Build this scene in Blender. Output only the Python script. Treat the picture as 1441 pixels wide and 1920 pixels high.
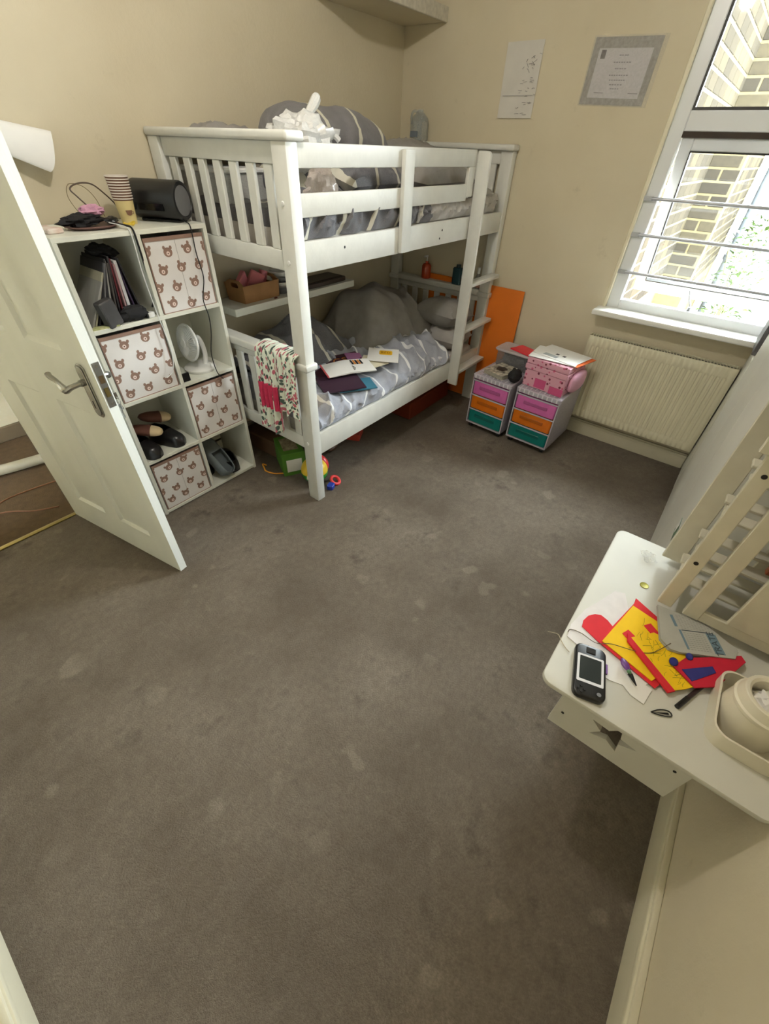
import bpy, bmesh, math, random
from mathutils import Vector, Matrix, Euler, noise

for _o in list(bpy.data.objects):
    bpy.data.objects.remove(_o)
scene = bpy.context.scene
COL = scene.collection
R = math.radians
random.seed(7)

# ------------------------------------------------------------------ camera
cam_d = bpy.data.cameras.new('camera')
cam_d.sensor_fit = 'HORIZONTAL'
cam_d.sensor_width = 36.0
cam_d.lens = 778.45 * 36.0 / 1441.0
cam_d.clip_start = 0.02
cam = bpy.data.objects.new('camera', cam_d)
cam.matrix_world = Matrix.Translation((0, 0, 1.65)) @ Matrix.Rotation(R(-53.3137), 4, 'Z') @ Matrix.Rotation(R(48.6179), 4, 'X') @ Matrix.Rotation(R(2.4438), 4, 'Z')
COL.objects.link(cam)
scene.camera = cam

# ------------------------------------------------------------------ light, exposure
world = bpy.data.worlds.new('sky')
scene.world = world
world.use_nodes = True
_bg = world.node_tree.nodes['Background']
_bg.inputs['Color'].default_value = (0.90, 0.96, 1.0, 1)
_bg.inputs['Strength'].default_value = 39.0
BULB_STRENGTH = 275.0
vs = scene.view_settings
vs.view_transform = 'Standard'
vs.look = 'None'
vs.exposure = 0.68
vs.gamma = 1.0
vs.use_curve_mapping = False
# guides the sampling of the sky through the window; emits nothing itself
_pl = bpy.data.lights.new('window_portal', 'AREA')
_pl.shape = 'RECTANGLE'; _pl.size = 1.72; _pl.size_y = 1.2
_pl.cycles.is_portal = True
_po = bpy.data.objects.new('window_portal', _pl)
_po.location = (3.52, 0.117, 1.72)
_po.rotation_euler = (0, R(90), 0)
COL.objects.link(_po)

# ------------------------------------------------------------------ materials
def lin(c):
    return tuple(((v / 255.0) / 12.92 if v / 255.0 <= 0.04045 else ((v / 255.0 + 0.055) / 1.055) ** 2.4) for v in c)

def mat(name, rgb, rough=0.55, var=0.06, vscale=6.0, bump=0.0, bscale=200.0, metal=0.0, rgb2=None, trans=0.0, coat=0.0, stretch=None, spec=0.5):
    m = bpy.data.materials.new(name)
    m.use_nodes = True
    nt = m.node_tree
    b = nt.nodes['Principled BSDF']
    c1 = lin(rgb)
    c2 = lin(rgb2) if rgb2 else tuple(v * (1 - var * 2) for v in c1)
    tc = nt.nodes.new('ShaderNodeTexCoord')
    mp = nt.nodes.new('ShaderNodeMapping')
    if stretch: mp.inputs['Scale'].default_value = stretch
    nt.links.new(tc.outputs['Object'], mp.inputs['Vector'])
    nz = nt.nodes.new('ShaderNodeTexNoise')
    nz.inputs['Scale'].default_value = vscale
    nz.inputs['Detail'].default_value = 5
    nt.links.new(mp.outputs['Vector'], nz.inputs['Vector'])
    rp = nt.nodes.new('ShaderNodeValToRGB')
    rp.color_ramp.elements[0].position = 0.3
    rp.color_ramp.elements[1].position = 0.7
    rp.color_ramp.elements[0].color = (*c2, 1)
    rp.color_ramp.elements[1].color = (*c1, 1)
    nt.links.new(nz.outputs['Fac'], rp.inputs['Fac'])
    nt.links.new(rp.outputs['Color'], b.inputs['Base Color'])
    b.inputs['Roughness'].default_value = rough
    b.inputs['Metallic'].default_value = metal
    b.inputs['Specular IOR Level'].default_value = spec
    if trans: b.inputs['Transmission Weight'].default_value = trans
    if coat: b.inputs['Coat Weight'].default_value = coat
    if bump:
        n2 = nt.nodes.new('ShaderNodeTexNoise')
        n2.inputs['Scale'].default_value = bscale
        n2.inputs['Detail'].default_value = 3
        nt.links.new(mp.outputs['Vector'], n2.inputs['Vector'])
        bp = nt.nodes.new('ShaderNodeBump')
        bp.inputs['Strength'].default_value = bump
        bp.inputs['Distance'].default_value = 0.004
        nt.links.new(n2.outputs['Fac'], bp.inputs['Height'])
        nt.links.new(bp.outputs['Normal'], b.inputs['Normal'])
    return m

class NT:
    """tiny helper to chain shader math"""
    def __init__(s, m): s.nt = m.node_tree; s.b = m.node_tree.nodes['Principled BSDF']
    def n(s, t): return s.nt.nodes.new(t)
    def l(s, a, b): s.nt.links.new(a, b)
    def math(s, op, a, b=None, clamp=False):
        n = s.n('ShaderNodeMath'); n.operation = op; n.use_clamp = clamp
        for i, v in enumerate((a, b)):
            if v is None: continue
            if isinstance(v, (int, float)): n.inputs[i].default_value = v
            else: s.l(v, n.inputs[i])
        return n.outputs[0]
    def noise(s, vec, scale, detail=4, rough=0.5):
        n = s.n('ShaderNodeTexNoise'); n.inputs['Scale'].default_value = scale; n.inputs['Detail'].default_value = detail
        n.inputs['Roughness'].default_value = rough
        s.l(vec, n.inputs['Vector']); return n.outputs['Fac']
    def ramp(s, fac, p0, p1, c0=(0, 0, 0), c1=(1, 1, 1)):
        n = s.n('ShaderNodeValToRGB'); e = n.color_ramp.elements
        e[0].position = p0; e[1].position = p1; e[0].color = (*c0, 1); e[1].color = (*c1, 1)
        s.l(fac, n.inputs['Fac']); return n.outputs['Color']
    def mix(s, fac, a, b):
        n = s.n('ShaderNodeMix'); n.data_type = 'RGBA'
        if isinstance(fac, (int, float)): n.inputs[0].default_value = fac
        else: s.l(fac, n.inputs[0])
        for sock, v in ((n.inputs[6], a), (n.inputs[7], b)):
            if isinstance(v, tuple): sock.default_value = (*v, 1)
            else: s.l(v, sock)
        return n.outputs[2]
    def bump(s, h, strength, dist):
        n = s.n('ShaderNodeBump'); n.inputs['Strength'].default_value = strength; n.inputs['Distance'].default_value = dist
        s.l(h, n.inputs['Height']); s.l(n.outputs['Normal'], s.b.inputs['Normal'])

def carpet_mat():
    m = bpy.data.materials.new('carpet'); m.use_nodes = True
    k = NT(m)
    tc = k.n('ShaderNodeTexCoord').outputs['Object']
    big = k.noise(tc, 1.6, 6, 0.62)
    mid = k.noise(tc, 6.5, 6, 0.65)
    fine = k.noise(tc, 150, 4, 0.75)
    tuft = k.noise(tc, 38, 5, 0.7)
    col = k.mix(k.ramp(big, 0.36, 0.66), lin((110, 100, 89)), lin((146, 136, 123)))
    col = k.mix(k.math('MULTIPLY', k.ramp(tuft, 0.36, 0.64), 0.38), col, lin((94, 84, 73)))
    # darker trodden stains
    dk = k.math('MULTIPLY', k.ramp(mid, 0.55, 0.72), k.ramp(big, 0.40, 0.60))
    col = k.mix(k.math('MULTIPLY', dk, 0.80), col, lin((82, 74, 66)))
    # pale dried splashes with a soft rim
    vo = k.n('ShaderNodeTexVoronoi'); vo.inputs['Scale'].default_value = 5.2; vo.inputs['Randomness'].default_value = 1.0
    wp = k.n('ShaderNodeVectorMath'); wp.operation = 'ADD'
    nn = k.n('ShaderNodeTexNoise'); nn.inputs['Scale'].default_value = 9
    k.l(tc, nn.inputs['Vector'])
    sc = k.n('ShaderNodeVectorMath'); sc.operation = 'SCALE'; sc.inputs['Scale'].default_value = 0.17
    k.l(nn.outputs['Color'], sc.inputs[0]); k.l(tc, wp.inputs[0]); k.l(sc.outputs[0], wp.inputs[1])
    k.l(wp.outputs[0], vo.inputs['Vector'])
    sp = k.ramp(vo.outputs['Distance'], 0.17, 0.24, (1, 1, 1), (0, 0, 0))
    gate = k.ramp(k.noise(tc, 2.3, 2), 0.47, 0.56)
    sp = k.math('MULTIPLY', sp, gate)
    col = k.mix(k.math('MULTIPLY', sp, 0.30), col, lin((172, 162, 146)))
    col = k.mix(k.math('MULTIPLY', k.ramp(fine, 0.38, 0.66), 0.42), col, lin((88, 78, 66)))
    k.l(col, k.b.inputs['Base Color'])
    k.b.inputs['Roughness'].default_value = 0.95
    k.b.inputs['Specular IOR Level'].default_value = 0.12
    k.bump(fine, 0.9, 0.008)
    return m

def wall_mat(name, c1, c2, grime=True):
    m = bpy.data.materials.new(name); m.use_nodes = True
    k = NT(m)
    tc = k.n('ShaderNodeTexCoord').outputs['Object']
    a = k.noise(tc, 1.1, 5, 0.6)
    col = k.mix(k.ramp(a, 0.35, 0.68), lin(c2), lin(c1))
    if grime:
        g = k.math('MULTIPLY', k.ramp(k.noise(tc, 7, 6, 0.7), 0.63, 0.80), 0.22)
        col = k.mix(g, col, lin((120, 104, 78)))
    k.l(col, k.b.inputs['Base Color'])
    k.b.inputs['Roughness'].default_value = 0.75
    k.b.inputs['Specular IOR Level'].default_value = 0.25
    k.bump(k.noise(tc, 60, 4, 0.6), 0.25, 0.004)
    return m

def stripe_mat(name, base, base2, line, period=0.17, width=0.10, axis=0, cross=0.0, rough=0.85):
    """woven cotton with pale stripes, in UV metres"""
    m = bpy.data.materials.new(name); m.use_nodes = True
    k = NT(m)
    uv = k.n('ShaderNodeTexCoord').outputs['UV']
    sx = k.n('ShaderNodeSeparateXYZ'); k.l(uv, sx.inputs[0])
    u = sx.outputs[axis]; v = sx.outputs[1 - axis]
    mp = k.n('ShaderNodeMapping'); mp.inputs['Scale'].default_value = (260, 900, 1) if axis == 0 else (900, 260, 1)
    k.l(uv, mp.inputs['Vector'])
    weave = k.noise(mp.outputs['Vector'], 1.0, 2)
    blot = k.noise(uv, 14, 4)
    col = k.mix(k.ramp(blot, 0.35, 0.65), lin(base2), lin(base))
    col = k.mix(k.math('MULTIPLY', k.ramp(weave, 0.4, 0.7), 0.25), col, lin(line))
    fr = k.math('FRACT', k.math('DIVIDE', u, period))
    s = k.math('LESS_THAN', fr, width)
    col = k.mix(s, col, lin(line))
    if cross:
        f2 = k.math('LESS_THAN', k.math('FRACT', k.math('DIVIDE', v, cross)), 0.05)
        col = k.mix(k.math('MULTIPLY', f2, 0.6), col, lin(line))
    k.l(col, k.b.inputs['Base Color'])
    k.b.inputs['Roughness'].default_value = rough
    k.b.inputs['Specular IOR Level'].default_value = 0.2
    k.b.inputs['Sheen Weight'].default_value = 0.1
    k.bump(weave, 0.15, 0.002)
    return m

def leaf_print_mat():
    m = bpy.data.materials.new('leaf_print_cotton'); m.use_nodes = True
    k = NT(m)
    uv = k.n('ShaderNodeTexCoord').outputs['UV']
    mp = k.n('ShaderNodeMapping'); mp.inputs['Scale'].default_value = (1.0, 0.38, 1.0); mp.inputs['Rotation'].default_value = (0, 0, 0.35)
    k.l(uv, mp.inputs['Vector'])
    vo = k.n('ShaderNodeTexVoronoi'); vo.inputs['Scale'].default_value = 95
    k.l(mp.outputs['Vector'], vo.inputs['Vector'])
    leaf = k.ramp(vo.outputs['Distance'], 0.44, 0.50, (1, 1, 1), (0, 0, 0))
    sp = k.n('ShaderNodeSeparateColor'); k.l(vo.outputs['Color'], sp.inputs[0])
    dark = k.mix(k.math('GREATER_THAN', sp.outputs[0], 0.5), lin((74, 92, 84)), lin((186, 96, 112)))
    col = k.mix(leaf, lin((222, 228, 214)), dark)
    k.l(col, k.b.inputs['Base Color']); k.b.inputs['Roughness'].default_value = 0.85
    return m

def dot_print_mat(name, ground, dark, mid, scale=26):
    m = bpy.data.materials.new(name); m.use_nodes = True
    k = NT(m)
    oc = k.n('ShaderNodeTexCoord').outputs['Object']
    vo = k.n('ShaderNodeTexVoronoi'); vo.inputs['Scale'].default_value = scale
    k.l(oc, vo.inputs['Vector'])
    d = k.ramp(vo.outputs['Distance'], 0.26, 0.30, (1, 1, 1), (0, 0, 0))
    sp = k.n('ShaderNodeSeparateColor'); k.l(vo.outputs['Color'], sp.inputs[0])
    c = k.mix(k.math('GREATER_THAN', sp.outputs[1], 0.45), lin(mid), lin(dark))
    k.l(k.mix(d, lin(ground), c), k.b.inputs['Base Color']); k.b.inputs['Roughness'].default_value = 0.6
    return m

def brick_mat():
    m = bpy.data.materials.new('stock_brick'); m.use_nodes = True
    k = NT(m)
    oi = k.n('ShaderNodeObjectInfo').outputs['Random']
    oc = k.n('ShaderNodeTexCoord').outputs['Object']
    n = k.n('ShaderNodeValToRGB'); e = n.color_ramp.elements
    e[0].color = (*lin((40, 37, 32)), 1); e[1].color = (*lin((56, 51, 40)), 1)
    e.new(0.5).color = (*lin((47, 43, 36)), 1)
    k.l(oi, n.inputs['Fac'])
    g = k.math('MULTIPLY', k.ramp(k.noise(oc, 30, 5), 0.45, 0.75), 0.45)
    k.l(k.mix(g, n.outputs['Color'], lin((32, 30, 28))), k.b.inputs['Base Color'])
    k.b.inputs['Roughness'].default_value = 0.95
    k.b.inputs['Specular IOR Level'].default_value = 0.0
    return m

def glass_mat(name='window_glass', tint=(0.97, 0.99, 0.98)):
    m = bpy.data.materials.new(name); m.use_nodes = True
    nt = m.node_tree
    nt.nodes.remove(nt.nodes['Principled BSDF'])
    out = nt.nodes['Material Output']
    tr = nt.nodes.new('ShaderNodeBsdfTransparent'); tr.inputs['Color'].default_value = (*tint, 1)
    gl = nt.nodes.new('ShaderNodeBsdfGlossy'); gl.inputs['Roughness'].default_value = 0.02
    fr = nt.nodes.new('ShaderNodeFresnel'); fr.inputs['IOR'].default_value = 1.45
    mx = nt.nodes.new('ShaderNodeMixShader')
    nt.links.new(fr.outputs[0], mx.inputs[0]); nt.links.new(tr.outputs[0], mx.inputs[1]); nt.links.new(gl.outputs[0], mx.inputs[2])
    nt.links.new(mx.outputs[0], out.inputs['Surface'])
    return m

def film_mat(name, rgb, opac=0.35, rough=0.12):
    """thin clear plastic: part see-through, part glossy white"""
    m = bpy.data.materials.new(name); m.use_nodes = True
    nt = m.node_tree; b = nt.nodes['Principled BSDF']; out = nt.nodes['Material Output']
    b.inputs['Base Color'].default_value = (*lin(rgb), 1); b.inputs['Roughness'].default_value = rough
    tr = nt.nodes.new('ShaderNodeBsdfTransparent')
    mx = nt.nodes.new('ShaderNodeMixShader')
    nz = nt.nodes.new('ShaderNodeTexNoise'); nz.inputs['Scale'].default_value = 25
    ma = nt.nodes.new('ShaderNodeMath'); ma.operation = 'MULTIPLY_ADD'
    ma.inputs[1].default_value = 0.3; ma.inputs[2].default_value = opac - 0.15
    nt.links.new(nz.outputs['Fac'], ma.inputs[0]); nt.links.new(ma.outputs[0], mx.inputs[0])
    nt.links.new(tr.outputs[0], mx.inputs[1]); nt.links.new(b.outputs[0], mx.inputs[2])
    nt.links.new(mx.outputs[0], out.inputs['Surface'])
    return m

def emit_mat(name, rgb, strength):
    m = bpy.data.materials.new(name); m.use_nodes = True
    b = m.node_tree.nodes['Principled BSDF']
    b.inputs['Emission Color'].default_value = (*rgb, 1)
    b.inputs['Emission Strength'].default_value = strength
    return m

CARPET = carpet_mat()
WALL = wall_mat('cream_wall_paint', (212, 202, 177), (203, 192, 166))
SKIRT = wall_mat('cream_gloss_paint', (212, 206, 184), (202, 195, 171))
CEIL = mat('ceiling_paint', (232, 228, 216), 0.8)
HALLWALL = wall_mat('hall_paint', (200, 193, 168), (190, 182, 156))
WHITE = mat('white_painted_wood', (232, 232, 222), 0.42, 0.03, 9, bump=0.08, bscale=40, stretch=(1, 1, 0.3))
BEDWHITE = mat('white_painted_pine', (218, 218, 212), 0.45, 0.04, 14, bump=0.12, bscale=55)
DOORWHITE = mat('white_door_paint', (226, 229, 224), 0.40, 0.03, 10, bump=0.12, bscale=120, stretch=(1, 1, 0.12))
LAMINATE = mat('white_laminate', (228, 228, 216), 0.38, 0.03, 5)
TABLEWHITE = mat('white_table_paint', (204, 203, 194), 0.62, 0.03, 6, spec=0.25)
UPVC = mat('white_upvc', (226, 228, 230), 0.3, 0.02, 4)
SILLM = mat('white_sill', (236, 236, 230), 0.35, 0.03, 5)
STEEL = mat('brushed_steel', (176, 178, 182), 0.32, 0.08, 30, metal=0.9)
BARM = mat('grey_steel_bar', (176, 178, 184), 0.35, 0.05, 20, metal=0.6)
CHROME = mat('chrome', (200, 198, 192), 0.16, 0.05, 20, metal=1.0)
AGED = mat('aged_nickel', (172, 172, 168), 0.27, 0.10, 22, metal=0.9)
BRASS = mat('brass', (158, 140, 88), 0.28, 0.10, 20, metal=0.9)
RADM = mat('radiator_enamel', (222, 216, 190), 0.4, 0.03, 5)
BLACK = mat('black_plastic', (22, 22, 24), 0.32, 0.1, 12)
BLACKMATTE = mat('black_cloth', (24, 23, 26), 0.8, 0.15, 30)
DARK = mat('dark_slot', (30, 27, 24), 0.8, 0.1, 20)
GREYPL = mat('grey_plastic', (112, 112, 114), 0.5, 0.05, 12)
WHITEPL = mat('white_plastic', (228, 228, 226), 0.35, 0.03, 10)
CREAMPL = mat('cream_plastic', (222, 216, 198), 0.4, 0.03, 8)
PAPER = mat('white_paper', (234, 232, 228), 0.8, 0.03, 9)
ORANGE = mat('orange_board', (232, 122, 28), 0.5, 0.06, 6)
GLASS = glass_mat()
GREYFAB = stripe_mat('grey_stripe_cotton_dark', (98, 98, 106), (82, 82, 90), (196, 192, 178), 0.205, 0.11)
GREYFAB2 = stripe_mat('grey_stripe_cotton_light', (160, 163, 174), (142, 145, 157), (226, 227, 228), 0.15, 0.10)
GREYROLL = stripe_mat('grey_stripe_cotton_roll', (112, 110, 116), (98, 96, 102), (206, 202, 184), 0.21, 0.12)
SHEET = mat('grey_bed_sheet', (150, 146, 142), 0.85, 0.08, 18, bump=0.2, bscale=90)
PILLOWM = mat('pale_grey_pillow_cotton', (184, 180, 176), 0.85, 0.06, 22, bump=0.2, bscale=120)
MATTR = mat('mattress_ticking', (206, 202, 196), 0.85, 0.05, 20, bump=0.2, bscale=150)
# ------------------------------------------------------------------ mesh helpers
class MB:
    def __init__(s):
        s.v = []; s.f = []; s.m = []; s.uv = {}
    def add(s, verts, faces, m=0, M=None, uvs=None):
        o = len(s.v)
        for i, p in enumerate(verts):
            p = Vector(p)
            s.v.append(M @ p if M is not None else p)
            if uvs: s.uv[o + i] = uvs[i]
        for i, f in enumerate(faces):
            s.f.append([o + a for a in f]); s.m.append(m[i] if isinstance(m, list) else m)
        return s
    def box(s, x0, x1, y0, y1, z0, z1, m=0, M=None):
        v = [(x0, y0, z0), (x1, y0, z0), (x1, y1, z0), (x0, y1, z0), (x0, y0, z1), (x1, y0, z1), (x1, y1, z1), (x0, y1, z1)]
        return s.add(v, [(0, 3, 2, 1), (4, 5, 6, 7), (0, 1, 5, 4), (1, 2, 6, 5), (2, 3, 7, 6), (3, 0, 4, 7)], m, M)
    def cbox(s, c, d, m=0, rz=0, rx=0, ry=0):
        M = Matrix.Translation(c) @ Euler((rx, ry, rz)).to_matrix().to_4x4()
        return s.box(-d[0] / 2, d[0] / 2, -d[1] / 2, d[1] / 2, -d[2] / 2, d[2] / 2, m, M)
    def prism(s, poly, z0, z1, m=0, M=None):
        n = len(poly)
        a = sum(poly[i][0] * poly[(i + 1) % n][1] - poly[(i + 1) % n][0] * poly[i][1] for i in range(n))
        if a < 0: poly = poly[::-1]
        v = [(p[0], p[1], z0) for p in poly] + [(p[0], p[1], z1) for p in poly]
        f = [tuple(range(n))[::-1], tuple(range(n, 2 * n))] + [(i, (i + 1) % n, n + (i + 1) % n, n + i) for i in range(n)]
        return s.add(v, f, m, M)
    def cyl(s, p0, p1, r0, r1=None, n=16, m=0, M=None, caps=True):
        r1 = r0 if r1 is None else r1
        p0 = Vector(p0); p1 = Vector(p1); d = (p1 - p0).normalized()
        a = d.orthogonal().normalized(); b = d.cross(a)
        v = []
        for p, r in ((p0, r0), (p1, r1)):
            v += [p + (a * math.cos(2 * math.pi * i / n) + b * math.sin(2 * math.pi * i / n)) * r for i in range(n)]
        f = [(i, (i + 1) % n, n + (i + 1) % n, n + i) for i in range(n)]
        if caps: f += [tuple(range(n))[::-1], tuple(range(n, 2 * n))]
        return s.add(v, f, m, M)
    def tube(s, pts, r, n=8, m=0, M=None, closed=False):
        pts = [Vector(p) for p in pts]; k = len(pts)
        v = []; prev = None
        for i, p in enumerate(pts):
            if closed: t = pts[(i + 1) % k] - pts[i - 1]
            else: t = pts[min(i + 1, k - 1)] - pts[max(i - 1, 0)]
            t.normalize()
            if prev is None: a = t.orthogonal().normalized()
            else: a = (prev - t * prev.dot(t)).normalized()
            prev = a; b = t.cross(a)
            rr = r[i] if isinstance(r, (list, tuple)) else r
            v += [p + (a * math.cos(2 * math.pi * j / n) + b * math.sin(2 * math.pi * j / n)) * rr for j in range(n)]
        f = []
        for i in range(k if closed else k - 1):
            i2 = (i + 1) % k
            f += [(i * n + j, i * n + (j + 1) % n, i2 * n + (j + 1) % n, i2 * n + j) for j in range(n)]
        if not closed: f += [tuple(range(n))[::-1], tuple(range((k - 1) * n, k * n))]
        return s.add(v, f, m, M)
    def lathe(s, prof, n=24, m=0, M=None, c=(0, 0, 0)):
        """prof: list of (r,z); ends closed when r==0"""
        v = []; rows = []
        for r, z in prof:
            if r <= 1e-6:
                rows.append([len(v)]); v.append((c[0], c[1], c[2] + z))
            else:
                rows.append(list(range(len(v), len(v) + n)))
                v += [(c[0] + r * math.cos(2 * math.pi * i / n), c[1] + r * math.sin(2 * math.pi * i / n), c[2] + z) for i in range(n)]
        f = []; ms = []
        for q in range(len(rows) - 1):
            a, b = rows[q], rows[q + 1]
            mm = m[q] if isinstance(m, list) else m
            for i in range(n):
                j = (i + 1) % n
                if len(a) == 1 and len(b) == 1: continue
                if len(a) == 1: f.append((a[0], b[j], b[i]))
                elif len(b) == 1: f.append((a[i], a[j], b[0]))
                else: f.append((a[i], a[j], b[j], b[i]))
                ms.append(mm)
        return s.add(v, f, ms, M)
    def ell(s, c, r, nu=16, nv=10, m=0, M=None, p=1.0, wob=0.0, seed=0):
        v = []; f = []
        sg = lambda x: math.copysign(abs(x) ** p, x)
        for j in range(nv + 1):
            th = math.pi * j / nv - math.pi / 2
            for i in range(nu):
                ph = 2 * math.pi * i / nu
                q = Vector((sg(math.cos(th)) * sg(math.cos(ph)), sg(math.cos(th)) * sg(math.sin(ph)), sg(math.sin(th))))
                if wob: q *= 1 + wob * noise.noise(q * 2.3 + Vector((seed, 0, 0))) + wob * 0.5 * noise.noise(q * 6 + Vector((seed, 4, 0)))
                v.append((c[0] + q.x * r[0], c[1] + q.y * r[1], c[2] + q.z * r[2]))
        for j in range(nv):
            for i in range(nu):
                f.append((j * nu + i, j * nu + (i + 1) % nu, (j + 1) * nu + (i + 1) % nu, (j + 1) * nu + i))
        return s.add(v, f, m, M)
    def grid(s, nx, ny, fn, m=0, M=None, uvfn=None, flip=False):
        v = [fn(i / nx, j / ny) for j in range(ny + 1) for i in range(nx + 1)]
        uv = [uvfn(i / nx, j / ny) for j in range(ny + 1) for i in range(nx + 1)] if uvfn else None
        f = []
        for j in range(ny):
            for i in range(nx):
                q = (j * (nx + 1) + i, j * (nx + 1) + i + 1, (j + 1) * (nx + 1) + i + 1, (j + 1) * (nx + 1) + i)
                f.append(q[::-1] if flip else q)
        return s.add(v, f, m, M, uv)
    def mesh(s, name, mats, bev=0, seg=1, ang=35, solid=0, weld=False, sub=0):
        me = bpy.data.meshes.new(name)
        me.from_pydata([tuple(p) for p in s.v], [], s.f)
        mats = mats if isinstance(mats, (list, tuple)) else [mats]
        for mm in mats: me.materials.append(mm)
        me.polygons.foreach_set('material_index', s.m)
        if s.uv:
            ul = me.uv_layers.new(name='UVMap')
            for lp in me.loops:
                ul.data[lp.index].uv = s.uv.get(lp.vertex_index, (0, 0))
        if bev or weld or solid:
            bm = bmesh.new(); bm.from_mesh(me)
            if weld: bmesh.ops.remove_doubles(bm, verts=bm.verts, dist=1e-5)
            if solid: bmesh.ops.solidify(bm, geom=bm.faces[:], thickness=solid)
            if bev:
                es = [e for e in bm.edges if len(e.link_faces) == 2 and e.calc_face_angle(0) > R(30)]
                bmesh.ops.bevel(bm, geom=es, offset=bev, segments=seg, affect='EDGES', clamp_overlap=True, profile=0.5)
            bm.to_mesh(me); bm.free()
        me.polygons.foreach_set('use_smooth', [True] * len(me.polygons))
        me.set_sharp_from_angle(angle=R(ang))
        me.update()
        return me
    def build(s, name, mats, parent=None, bev=0, seg=1, ang=35, solid=0, weld=False, label=None):
        o = bpy.data.objects.new(name, s.mesh(name, mats, bev, seg, ang, solid, weld))
        COL.objects.link(o)
        if parent is not None: o.parent = parent
        if label: o['label'] = label
        return o

def thing(name, label, cat, loc=(0, 0, 0), rz=0, group=None, rot=None):
    o = bpy.data.objects.new(name, None)
    o.empty_display_size = 0.05
    o.location = loc
    o.rotation_euler = rot if rot else (0, 0, rz)
    o['label'] = label; o['category'] = cat
    if group: o['group'] = group
    COL.objects.link(o)
    return o

def tag(o, label, cat, group=None):
    o['label'] = label; o['category'] = cat
    if group: o['group'] = group
    return o

def struct(o, label, cat):
    o['kind'] = 'structure'; o['label'] = label; o['category'] = cat
    return o

def at(o, loc, rz=0, rot=None):
    o.location = loc; o.rotation_euler = rot if rot else (0, 0, rz)
    return o

def inst(me, name, parent, loc, rot=(0, 0, 0)):
    o = bpy.data.objects.new(name, me); COL.objects.link(o)
    o.parent = parent; o.location = loc; o.rotation_euler = rot
    return o

def rrect(w, d, r, n=5, cx=0, cy=0):
    p = []
    for sx, sy, a0 in ((1, 1, 0), (-1, 1, 90), (-1, -1, 180), (1, -1, 270)):
        for i in range(n + 1):
            a = R(a0 + 90 * i / n)
            p.append((cx + sx * (w / 2 - r) + r * math.cos(a), cy + sy * (d / 2 - r) + r * math.sin(a)))
    return p

def catmull(pts, n=8):
    pts = [Vector(p) for p in pts]
    P = [pts[0]] + pts + [pts[-1]]
    out = []
    for i in range(1, len(P) - 2):
        p0, p1, p2, p3 = P[i - 1], P[i], P[i + 1], P[i + 2]
        for k in range(n):
            t = k / n
            out.append(0.5 * ((2 * p1) + (p2 - p0) * t + (2 * p0 - 5 * p1 + 4 * p2 - p3) * t * t + (3 * p1 - p0 - 3 * p2 + p3) * t ** 3))
    out.append(pts[-1])
    return out

_font_cache = {}
def text_geo(mb, s, size, M, m=0, bold=False):
    key = (s, size)
    if key not in _font_cache:
        cu = bpy.data.curves.new('t', 'FONT'); cu.body = s; cu.size = size; cu.align_x = 'CENTER'; cu.align_y = 'CENTER'
        cu.resolution_u = 2
        ob = bpy.data.objects.new('t', cu); COL.objects.link(ob)
        dg = bpy.context.evaluated_depsgraph_get()
        me = bpy.data.meshes.new_from_object(ob.evaluated_get(dg))
        _font_cache[key] = ([tuple(v.co) for v in me.vertices], [tuple(p.vertices) for p in me.polygons])
        bpy.data.objects.remove(ob); bpy.data.curves.remove(cu); bpy.data.meshes.remove(me)
    v, f = _font_cache[key]
    mb.add(v, f, m, M)

def fract(p, seed=0, oct=3):
    return noise.fractal(Vector((p[0], p[1], seed)), 1.0, 2.0, oct)

def crease(x, y, seed, fx, fy):
    """ridged folds, 0..1"""
    q = noise.noise(Vector((x * fx + 0.6 * noise.noise(Vector((x * 3, y * 3, seed + 9))), y * fy, seed)))
    return (1 - abs(q) * 2.2)

def ridge(x, y, seed, fx, fy):
    """rounded cloth folds, 0..1"""
    wx = x * fx + 0.7 * noise.noise(Vector((x * 2.2, y * 2.2, seed + 9)))
    q = noise.noise(Vector((wx, y * fy, seed)))
    return math.exp(-(q * 4.2) ** 2)

def solid_sheet(mb, x0, x1, y0, y1, nx, ny, zf, thick, m=0, inset=None, uvs=(1, 1), jit=None, zbot=None):
    """closed cloth: top follows zf, underside lies thick below"""
    def top(u, v):
        x = x0 + (x1 - x0) * u; y = y0 + (y1 - y0) * v
        if jit:
            dx, dy = jit(u, v); x += dx; y += dy
        return (x, y, zf(x, y))
    uvf = lambda u, v: ((x0 + (x1 - x0) * u) * uvs[0], (y0 + (y1 - y0) * v) * uvs[1])
    mb.grid(nx, ny, top, m, None, uvf)
    b0 = len(mb.v) - (nx + 1) * (ny + 1)
    per = [j for j in range(nx + 1)] + [j * (nx + 1) + nx for j in range(1, ny + 1)] + [ny * (nx + 1) + j for j in range(nx - 1, -1, -1)] + [j * (nx + 1) for j in range(ny - 1, 0, -1)]
    k = len(per)
    prev = [b0 + q for q in per]
    steps = 1 if zbot is None else 6
    for st in range(1, steps + 1):
        t = st / steps; bot = []
        for q in per:
            p = mb.v[b0 + q]; zb_ = p.z - thick if zbot is None else zbot
            dy = 0.0
            if zbot is not None and q <= nx:      # folds bulging over the front edge
                dy = -math.sin(math.pi * min(1, t * 1.05)) * (.004 + .022 * ridge(p.x * 1.0 + t * .05, t * .8, 77, 13, 1.2))
            bot.append(len(mb.v)); mb.v.append(Vector((p.x, p.y + dy, p.z + (zb_ - p.z) * t)))
            u0, v0 = mb.uv[b0 + q]; mb.uv[bot[-1]] = (u0 + .04 * t, v0 - t * (p.z - zb_))
        for i in range(k):
            mb.f.append([prev[(i + 1) % k], prev[i], bot[i], bot[(i + 1) % k]]); mb.m.append(m)
        prev = bot
    mb.f.append(bot[::-1]); mb.m.append(m)

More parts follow.
